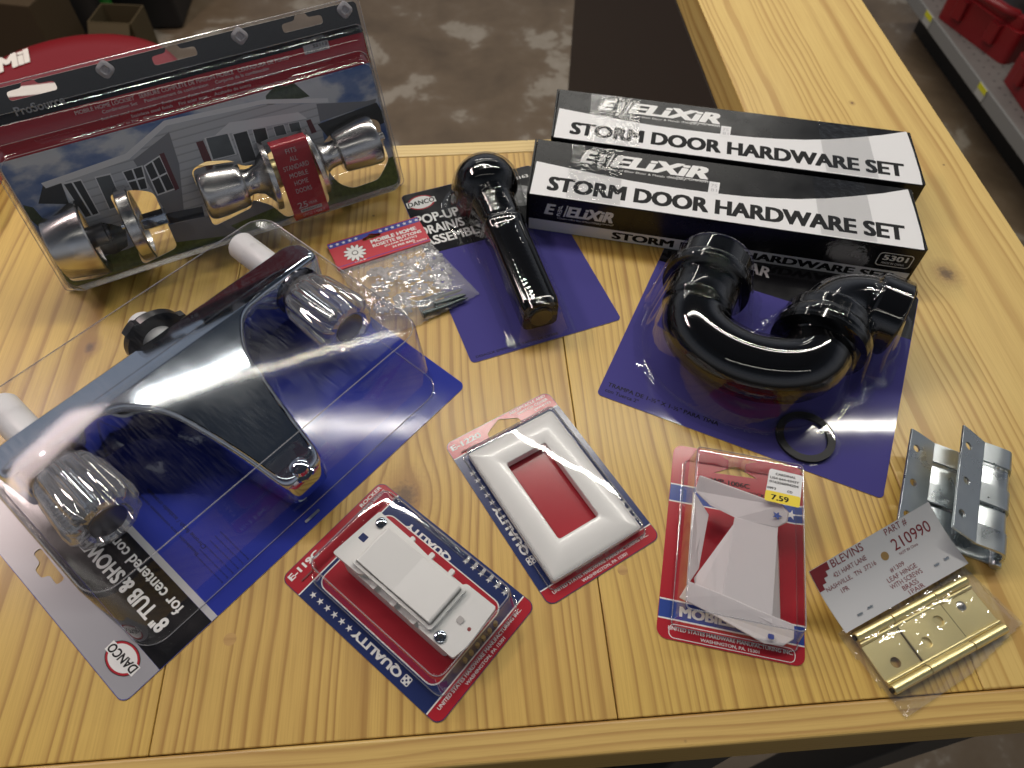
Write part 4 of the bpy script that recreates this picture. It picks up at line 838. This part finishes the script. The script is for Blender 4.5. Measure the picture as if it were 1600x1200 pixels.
# cut the print with the card's openings: rasterise each shape into thin cells that avoid them
def inside(p, l):
    x, y = p; r = False; n = len(l)
    for i in range(n):
        (x1, y1), (x2, y2) = l[i], l[(i + 1) % n]
        if (y1 > y) != (y2 > y) and x < (x2 - x1) * (y - y1) / (y2 - y1) + x1: r = not r
    return r
def hits(l, h):
    bx = (min(p[0] for p in l), max(p[0] for p in l), min(p[1] for p in l), max(p[1] for p in l)); hx = (min(p[0] for p in h), max(p[0] for p in h), min(p[1] for p in h), max(p[1] for p in h))
    return not (bx[1] < hx[0] or bx[0] > hx[1] or bx[3] < hx[2] or bx[2] > hx[3])
def cut_print(b, loop, mi, z):
    hs = [h for h in holes if hits(loop, h)]
    ins = [h for h in hs if all(inside(p, loop) for p in h)]
    if len(ins) == len(hs): b.prism([loop] + ins, z - .008, z, mi); return
    me = bpy.data.meshes.new('a'); bm = bmesh.new()
    tri = tessellate_polygon([[Vector((x, y, 0)) for x, y in loop]]); vv = [bm.verts.new((x, y, 0)) for x, y in loop]
    for q in tri:
        try: bm.faces.new([vv[i] for i in q])
        except ValueError: pass
    for h in hs:   # slice along every hole edge, then drop what falls inside the hole
        n = len(h)
        for i in range(n):
            a, d = Vector((*h[i], 0)), Vector((*h[(i + 1) % n], 0)); dr = d - a
            if dr.length < 1e-4: continue
            nr = Vector((dr.y, -dr.x, 0)).normalized(); lo, hi = -.3, dr.length + .3
            fs = [f for f in bm.faces if any(-1 <= 0 for _ in (0,))]
            fs = [f for f in bm.faces if min((v.co - a).dot(nr) for v in f.verts) < -1e-5 < 1e-5 < max((v.co - a).dot(nr) for v in f.verts) and min((v.co - a).dot(dr) / dr.length for v in f.verts) < hi and max((v.co - a).dot(dr) / dr.length for v in f.verts) > lo]
            if fs:
                ge = list({x for f in fs for x in list(f.verts) + list(f.edges)}) + fs
                bmesh.ops.bisect_plane(bm, geom=ge, dist=1e-5, plane_co=a, plane_no=nr)
        dead = [f for f in bm.faces if inside(tuple(f.calc_center_median()[:2]), h)]
        bmesh.ops.delete(bm, geom=dead, context='FACES')
    bm.verts.index_update(); vs_ = [(v.co.x, v.co.y, z) for v in bm.verts]; fs = []
    for f in bm.faces:
        ids = [v.index for v in f.verts]; fs.append(ids if f.normal.z >= 0 else ids[::-1])
    b.add(vs_, fs, mi); bm.free()
pb = MB()
for l, mi, lvl in items: cut_print(pb, l, mi, .44 + .02 * lvl)
pb.build('printed_photograph', PM, c, weld=False)
b = MB(); b.prism([(1.8, 117.1), (317.2, 117.1), (317.2, 142.4), (1.8, 142.4)], .41, .44); b.build('red_band', G['red'], c)
b = MB(); Z = .46
b.text('MOBILE HOME LOCKSET   SERRURE COMPLÈTE DE MAISON MOBILE   CERRADURA DE POMO', 72, 136.4, 176, 3.9, Z, 0, 0); b.text('Combination Set     Positionnement de combinaison     Conjunto de la combinación', 91, 131.6, 138, 3.3, Z, 0, 0)
b.text('Stainless steel construction    Entièrement d\'acier inoxydable    Acabado de acero inoxidable', 88, 127.2, 150, 2.5, Z, 0, 0); b.text('Stainless steel finish    Fini acier inox.    Acabado de acero', 110, 123.7, 100, 2.4, Z, 0, 0)
b.text('Adjustable backset 2⅜" to 2¾"    Distance d\'entrée ajustable de 60mm à 70mm    Pasta posterior regulable de 60mm a 70mm', 69, 119.6, 182, 2.6, Z, 0, 0)
b.build('lettering', mat('pale_print', (.74, .68, .68), .4), c)
b = MB(); b.text('ProSource', 33, 146.2, 36.5, 6.6, .43, 0, 0, bold=.02); b.build('maker_lettering', G['lightgrey'], c)
b = MB(); b.prism([(262.5, 136.5), (285, 136.5), (285, 143.6), (262.5, 143.6)], .47, .5, 0); b.text('55112', 271, 140.2, 13, 2.7, .52, 1, 0, bold=.02); b.text('7116970', 264, 137.2, 18, 1.8, .52, 1)
b.text('7116970', 264, 146.5, 18, 2, .43, 0); b.build('sticker', [G['lightgrey'], G['black_print']], c)
# clear shells front and back
Lf = [(rr(-1.5, .3, 320.5, 170.5, 5), .7), (rr(1, 2.6, 318, 150, 7), .75), (rr(3, 4, 316, 147.5, 7), 9), (rr(4.5, 5, 314.5, 145, 7), 11), (rr(5.5, 6, 313.5, 131, 9), 12), (rr(8, 8, 311, 127.5, 10), 29), (rr(9.5, 9.5, 309.5, 125.5, 10), 32.2), (rr(12, 12, 307, 123, 9), 33.6)]
shell(Lf, mt=G['film'], parent=t, folds=((rr(-1.5, .3, 320.5, 170.5, 5), .8, .45), (rr(1, 2.6, 318, 150, 7), .95, .35), (rr(5.5, 6, 313.5, 131, 9), 12.1, .3), (rr(9.5, 9.5, 309.5, 125.5, 10), 32.4, .25)))
Lb = [(rr(-1.5, .3, 320.5, 170.5, 5), -.7), (rr(3, 14, 316, 150, 7), -.75), (rr(6, 18, 313, 146, 8), -14), (rr(11, 24, 308, 125, 9), -27), (rr(14, 27, 305, 122, 9), -29)]
shell(Lb, mt=G['film'], parent=t, name='back_blister')
for x in (107, 214.7, 306.3):
    MB().lathe([(0, 6.4), (1.4, 6.2), (2.4, 4.6), (2.6, 3.4), (1.8, 2.2), (1.7, .2)], (x, 163, .75), (0, 0, 1), n=28, mod=lambda a, tt: 1 + .08 * math.cos(4 * a + .6)).build('rivet_bubble', mat('cloudy_plastic', (.42, .40, .42), .25, bump=.8, bscale=300), t, smooth=30)
# knob set along the card, centred near the card plane
zc = 8
kset = MB().lathe([(0, 3), (.6, 17), (1.2, 20), (3, 21.8), (6, 22.8), (14, 22.8), (34, 20.4), (37.5, 19.6), (39, 18), (39.6, 12.5), (43, 11.4), (47, 11.5), (53, 14), (59, 22), (60, 24), (60, 30), (61.5, 30.5), (64.5, 30.5), (65, 29), (65, 10)], (136, 49.5, zc), (1, -.018, 0), n=64).build('door_knob', G['steel'], t, smooth=35)
kset2 = MB().lathe([(0, 10), (0, 29), (.5, 30.8), (4, 30.8), (5, 30), (5, 24), (9, 15), (15, 12), (22, 11.4), (24, 12), (24.6, 17), (26, 19), (29, 19.8), (50, 22.4), (60, 22.8), (63, 21.6), (64, 18), (64.5, 4)], (239, 49.5, zc), (1, .07, 0), n=64).build('door_knob', G['steel'], t, smooth=35)
MB().lathe([(0, 4), (7, 4), (8, 2)], (303, 53.5, zc), (1, .07, 0), n=20).build('key_post', G['steel'], kset2, smooth=40)
MB().lathe([(0, 13), (38, 13)], (201, 49, zc), (1, 0, 0), n=32).build('spindle', G['brass'], kset, smooth=40)
stp = MB(); ang = [math.radians(a) for a in range(-30, 215, 12)]
lo, hi = [], []
for a in ang:
    r = 27; y, z = 44.5 + 35 * max(-1, min(1, 1.25 * math.cos(a))), zc + 15 + 9 * max(-1, min(1, 1.6 * math.sin(a)))
    lo.append((205, y, z)); hi.append((237.5, y, z))
n = len(lo); stp.add(lo + hi, [[i, i + n, i + 1 + n, i + 1] for i in range(n - 1)])
so = stp.build('red_sleeve', G['red'], t, smooth=60)
b = MB()
for i, (tx, w_) in enumerate((('FITS', 9.5), ('ALL', 7), ('STANDARD', 23), ('MOBILE', 16.5), ('HOME', 12.5), ('DOORS', 14.5))): b.text(tx, 221 - w_ / 2, 70 - i * 7.2, w_, 4.2, zc + 24.25, 0, 0)
b.text('25', 211, 20, 9, 5.5, zc + 24.25, 0); b.prism([(212, 16), (232, 16), (232, 19), (212, 19)], zc + 24.25, zc + 24.255); b.text('YEAR', 221, 21.5, 8, 2.2, zc + 24.25, 0); b.text('LIMITED 5 YEAR', 213, 12, 18, 2.4, zc + 24.25, 0)
b.text('WARRANTY', 213, 16.6, 18, 1.9, zc + 24.35, 1, 0, bold=.02)
b.build('lettering', [mat('sleeve_white', (.55, .50, .50), .4), G['black_print']], so)
dc = MB().lathe([(0, 3), (.5, 22), (2, 26), (4, 27), (30, 32), (33, 32.5), (34, 31.5), (34, 27), (31, 26), (30, 10)], (8, 41.5, zc), (1, .03, 0), n=64).build('deadbolt_cylinder', G['steel'], t, smooth=35)
MB().lathe([(0, 9), (14, 9), (15, 7), (17, 7), (17, 3)], (38, 42.5, zc), (1, .03, 0), n=24).build('bolt_post', mat('dark_steel', (.12, .12, .13), .35, metal=1), dc, smooth=40)
dp = MB().lathe([(0, 12), (0, 31), (1, 32.5), (10, 32.5), (11, 31), (11, 27), (4, 26), (4, 10)], (71, 43, zc), (1, .0, 0), n=64).build('deadbolt_plate', G['steel'], t, smooth=35)
MB().box((82, 40, zc + 2), (104, 50, zc + 18)).build('latch_bolt', G['chrome'], dp, bevel=1.2)
MB().lathe([(0, 3.2), (10, 3.2)], (66, 46, zc + 6), (1, 0, 0), n=20).build('bolt_pin', G['chrome'], dp, smooth=40)

# ------------------------------------------------------------------ bag of rosette buttons
ex = Vector((83.3, 31.7, 0)).normalized()
t = thing('rosette_bag', 'small clear bag of flower shaped plastic buttons under a red and blue header card', 'bag', (-120.5, 470.5, 0), ex, (-ex.y, ex.x, 0))
W, H = 89.5, 36
slot = roundpoly([(32, 25.5), (50, 26.5), (50, 30), (45, 30.6), (41, 33), (37, 30.2), (32, 29.4)], 1.8)
b = MB(); b.prism([rr(0, 0, W, H, 1), slot], 3.4, 4.0); b.prism([rr(0, 0, W, H, 1), slot], 2.4, 2.9); c = b.build('header_card', mat('red_header', (.52, .022, .04), .35), t)
b = MB(); b.prism([[(.2, 28.6), (W - .2, 28.6), (W - .2, 35), (.2, 35)], [(x, max(y, 28.61)) for x, y in slot]], 4.03, 4.06); b.prism([(.2, 3), (W - .2, 1.6), (W - .2, 2.3), (.2, 3.7)], 4.03, 4.06); b.build('blue_print', mat('flag_blue', (.03, .045, .33), .35), c)
b = MB()
for i in range(15):
    if not 5 <= i <= 7: b.prism(star(3 + i * 6, 31.8, 2.2), 4.08, 4.1)
b.prism([(.2, 27.8), (W - .2, 27.8), (W - .2, 28.5), (.2, 28.5)], 4.08, 4.1) if 0 else None
b.text('MOBILE HOME', 38, 19.4, 45, 4.8, 4.08, 0, 0, bold=.05); b.text('ROSETTE BUTTONS', 38, 14, 48, 3.9, 4.08, 0, 0, bold=.04); b.text('(CLEAR PLASTIC)', 48, 9.8, 32, 2.8, 4.08, 0, 0, bold=.04); b.text('24 PER BAG', 54, 5.9, 22, 2.6, 4.08, 0, 0, bold=.04); b.text('R-2409H', 74, 3.4, 13, 2, 4.08, 0, 0, bold=.02); b.text('USA', 17, 2.0, 7, 1.8, 4.08, 0); b.prism([(25, 2), (28, 3), (25, 4)], 4.08, 4.1)
for k in range(12):
    a = k * math.pi / 6; px_, py = 20.5 + 6.6 * math.cos(a), 14.6 + 6.6 * math.sin(a); b.prism(circ(px_, py, 3.9, 18, 1.55, a), 4.11, 4.13)
b.prism(circ(20.5, 14.6, 2.2, 20), 4.15, 4.17)
b.build('lettering', G['white_print'], c)
b = MB()
for k in range(12):
    a = k * math.pi / 6; px_, py = 20.5 + 6.4 * math.cos(a), 14.6 + 6.4 * math.sin(a); b.prism(circ(px_, py, 4.4, 18, 1.95, a), 4.07, 4.09)
b.build('flower_outline', G['black_print'], c)
bag_o = [(0, 2), (89, 2), (106, -78), (48, -88), (8, -88)]
def pillow(outl, hh, seed, z0=1.0, wr=2.0):
    x0, x1 = min(p[0] for p in outl), max(p[0] for p in outl); y0, y1 = min(p[1] for p in outl), max(p[1] for p in outl)
    def dist(x, y):
        d = 1e9; n = len(outl)
        for i in range(n):
            a, q = Vector(outl[i]), Vector(outl[(i + 1) % n]); ab = q - a; k = min(max((Vector((x, y)) - a).dot(ab) / ab.length_squared, 0), 1); d = min(d, (Vector((x, y)) - a - ab * k).length)
        return d
    def fn(x, y):
        if not inside((x, y), outl): return None
        d = dist(x, y); k = 1 - math.exp(-d / 9)
        w_ = noise.noise(Vector((x * .06, y * .10, seed))) + .5 * noise.noise(Vector((x * .17, y * .13, seed + 5))) + .35 * abs(noise.noise(Vector((x * .3, y * .4, seed + 9))))
        return z0 + k * hh + wr * w_ * (.25 + .75 * k) + .3
    return fn
flw = G['clear2']
def flower(x, y, z, tilt, rot):
    f = MB(); f.xf = Matrix.Translation((x, y, z)) @ Matrix.Rotation(tilt, 4, 'X') @ Matrix.Rotation(rot, 4, 'Z')
    pts = []
    for i in range(80):
        a = 2 * math.pi * i / 80; pts.append(((6.4 + 2.8 * abs(math.cos(5 * a)) ** .6) * math.cos(a), (6.4 + 2.8 * abs(math.cos(5 * a)) ** .6) * math.sin(a)))
    rings = [[(px_ * k, py * k, zz) for px_, py in pts] for k, zz in ((.25, 1.8), (.3, 2.6), (.55, 2.4), (.9, 1.6), (1, .6), (.95, 0), (.25, .6))]
    f.loft(rings + [rings[0]], 0, (False, False)); return f.build('rosette_button', flw, t, smooth=50)
random.seed(3)
for (x, y) in ((58, -55), (79, -56), (41, -56), (72, -43), (55, -36), (85, -40), (38, -66), (67, -24), (40, -26), (84, -22), (26, -40), (22, -60), (54, -18), (30, -16)):
    flower(x, y, 6.5 if x in (58, 79) else 3 + random.random() * 3, random.uniform(-.12, .12) if x in (58, 79) else random.uniform(-.5, .5), random.uniform(0, 3))
scm = mat('grey_screw', (.10, .12, .12), .35, metal=.8)
for i in range(9):
    y = -66 - i * 2.0; x = 50 + (i * 13) % 26; a = random.uniform(-.12, .12)
    MB().lathe([(0, 3.2), (1.4, 3.2), (2, 1.6), (26, 1.5), (30, .2)], (x, y, 3 + (i % 3) * 1.3), (math.cos(a), math.sin(a), 0), n=14).build('screw', scm, t, smooth=40)
drape(pillow(bag_o, 8.5, 2, wr=1.6), 0, -90, 107, 3, 1.0, G['bag'], t, name='bag_film', relax=0)

# ------------------------------------------------------------------ brass hinge in a bag
t = thing('brass_hinge_pack', 'shiny brass leaf hinge in a clear bag stapled under a white paper label', 'bag', (228.4, 121.3, 0), (.917, .397, 0), (-.397, .917, 0))
hx = Matrix.Translation((5.5, -5, 1.5)) @ Matrix.Rotation(math.radians(-3.2), 4, 'Z')
def hb(): q = MB(); q.xf = hx; return q
b = hb(); b.prism([[(0, -2), (94, -2), (94, -35), (0, -35)], circ(14, -23.5, 3.4, 20), circ(79, -13, 3.4, 20)], 0, 1.6); hp = b.build('outer_leaf', G['brass'], t, bevel=.3)
b = hb(); b.prism([[(30, -4), (66, -4), (66, -33), (30, -33)], circ(40, -22, 3.4, 20), circ(57, -14.5, 3.4, 20)], 1.75, 3.2); b.build('inner_leaf', G['brass'], t, bevel=.35)
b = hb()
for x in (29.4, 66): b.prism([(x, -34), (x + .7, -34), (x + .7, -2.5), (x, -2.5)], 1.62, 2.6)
b.build('gap_shade_strip', mat('gap_shadow_brass', (.12, .09, .03), .5, metal=.6), t)  # dark strips: shade of the gaps beside the inner leaf, put in as colour
for y in (-.5, -36):
    b = hb(); b.lathe([(0, .3), (0, 1.5), (94, 1.5), (94, .3)], (0, y + (-4.8 if y > -9 else 4.8), 2.0), (1, 0, 0), n=14); b.build('rib', G['brass'], t, smooth=35)
    b = hb()
    for xa, xb in ((0, 29.6), (30.2, 65.8), (66.4, 94)): b.lathe([(xa, .5), (xa, 2.9), (xa + .4, 3.2), (xb - .4, 3.2), (xb, 2.9), (xb, .5)], (0, y, 2.6), (1, 0, 0), n=20)
    b.build('knuckle', G['brass'], t, smooth=35)
    b = hb(); b.lathe([(-1, 1.8), (95, 1.8)], (0, y, 2.6), (1, 0, 0), n=14); b.build('pin', G['hole'], t, smooth=40)
b = MB(); b.xf = hx; b.lathe([(0, 3.1), (1, 3.0), (1.6, 2), (1.7, .3)], (79, -13, 1), (0, 0, 1), n=20); b.build('screw', G['steel'], t, smooth=40)
drape(pillow([(-3, 3), (108, 3), (113, -50), (60, -57), (0, -58)], 6.0, 11, wr=1.1), -4, -60, 115, 4, 1.0, G['bag2'], t, name='bag_film', relax=0)
q = lambda x, y: (x - 5.5 * (1 - y / 46) * 0 + 3.5 * (1 - y / 46) * (x / 106), y)
CN = ((.3, -.5, 7.5), (108, -3.3, 7.5), (-7.5, 39.5, 33), (93, 39.2, 40))   # BL, BR, TL, TR: the stiff label leans up on the steel hinge
def warp(b):
    B_ = [Vector(p) for p in CN]; nr = (B_[1] - B_[0]).cross(B_[2] - B_[0]).normalized()
    def f(v):
        a, q = v.x / 106, v.y / 46; bow = -2.2 * math.sin(math.pi * min(max(q, 0), 1))
        return B_[0] * (1 - a) * (1 - q) + B_[1] * a * (1 - q) + B_[2] * (1 - a) * q + B_[3] * a * q + nr * (v.z - 9 + bow)
    b.v = [f(v) for v in b.v]; return b
b = MB(); n = 12
for zz in (8.6, 9.0):
    b.add([(106 * i / n, 46 * j / n, zz) for j in range(n + 1) for i in range(n + 1)], [[j * (n + 1) + i, j * (n + 1) + i + 1, (j + 1) * (n + 1) + i + 1, (j + 1) * (n + 1) + i] for j in range(n) for i in range(n)])
c = warp(b).build('paper_label', G['paper'], t, smooth=60)
warp(MB().prism(circ(55.5, 29.5, 3.0, 24), 9.05, 9.1)).build('punch_hole', mat('wood_through_hole', (.40, .25, .09), .6), c)
rd = mat('red_stamp_ink', (.24, .02, .03), .6); b = MB()
b.prism([(.1, 45.9), (15, 45.9), (14.6, 40.5), (11, 40.5), (11, 37), (7.6, 37), (7.6, 33.5), (4.4, 33.5), (4.4, 30), (.1, 30)], 9.08, 9.11)
for tx, x, y, w_, h in (('BLEVINS', 17, 40, 27, 5.6), ('421 HART LANE', 14.5, 33.5, 28, 3.4), ('NASHVILLE,  TN  37216', 5, 27, 42, 3.6), ('1PR', 14, 22.2, 6, 3.2), ('PART #', 64, 40.2, 19, 5), ('210990', 64.5, 28.8, 33, 8), ('NOT IN China', 66, 25, 16, 1.8),
    ('#1309', 53, 18, 12, 3.2), ('LEAF HINGE', 47, 13.3, 25, 3.2), ('WITH SCREWS', 46, 8.8, 27, 3.2), ('BRASS', 53, 4.6, 13, 3.2), ('1PAIR', 55, .8, 13, 3.0)): b.text(tx, x, y, w_, h, 9.08, 0, 0)
warp(b).build('lettering', rd, c)
b = MB()
for x, y in ((14, 5.5), (23, 6.2), (83, 8.5), (92, 8.8)): b.prism(rr(x, y, x + 4.2, y + 1.0, .4), 9.08, 9.5)
warp(b).build('staple', G['zinc'], c, bevel=.2)

# ------------------------------------------------------------------ two bare steel hinges
def steel_hinge(o, label, zl, zr):
    t = thing('zinc_hinge', label, 'hinge', (*o, 0), (-.472, -.881, 0), (.881, -.472, 0), 'zinc plated door hinges')
    # upper leaf: tilted plate (x along the pin, y across)
    b = MB(); ol = [(0, 0), (88, 0), (88, .3), (87.5, 1), (1, 1), (0, .3)]
    hs = [circ(15, .30, 2.9, 18, .14), circ(45, .36, 2.9, 18, .14), circ(73, .30, 2.9, 18, .14)]
    b.prism([ol] + hs, 0, 1.0)
    b.v = [Vector((v.x, 19.6 * v.y, zl + (zr - zl) * v.y)) + Vector((0, .4, .91)) * (v.z * 1.8) for v in b.v]
    b.build('leaf', G['zinc'], t, bevel=.25)
    seg = [(1, 17.4), (18.7, 34.9), (36.2, 52.4), (53.7, 69.9), (71.2, 87.5)]
    for k, (xa, xb) in enumerate(seg):
        d = 0 if k % 2 == 0 else -2.6
        pr = [(18.5, zr + 1.7 + d), (30, zr + 1.4 + d), (36.5, zr + 1.0 + d), (39.2, zr + .1 + d), (41.2 + d * .3, zr - 2.2 + d * .6), (42.6 + d * .3, zr - 6), (43.2 + d * .3, zr * .35), (43, 4.5)]
        pr2 = [(y - .5, z - 1.9) if i < 4 else (y - 1.9, z - .6) for i, (y, z) in enumerate(pr)]
        if k % 2: pr[0] = (21.0, pr[0][1] - .8)
        lp = pr + pr2[::-1]; b = MB(); m_ = len(lp)
        b.add([(xa, y, z) for y, z in lp] + [(xb, y, z) for y, z in lp], [[i for i in range(m_)], [i + m_ for i in range(m_)][::-1]] + [[(i + 1) % m_, i, i + m_, (i + 1) % m_ + m_] for i in range(m_)])
        b.build('knuckle', G['zinc'], t, smooth=38)
    b = MB(); b.lathe([(0, .5), (0, 3.4), (.6, 3.9), (88.5, 3.9), (89.5, 3.2), (89.5, .5)], (0, 41.2, 4.2), (1, 0, 0), n=22); b.build('pin_barrel', G['zinc'], t, smooth=38)
    b = MB(); b.prism([(1, 14), (87, 14), (87, 39), (1, 39)], .4, 2.2); b.build('leaf', G['zinc'], t, bevel=.25)
    return t
steel_hinge((353.9, 256.6), 'steel door hinge standing rightmost on the bare wood', 30, 20)
steel_hinge((322.2, 262.5), 'steel door hinge partly under the white paper label, left of its twin', 19, 12)
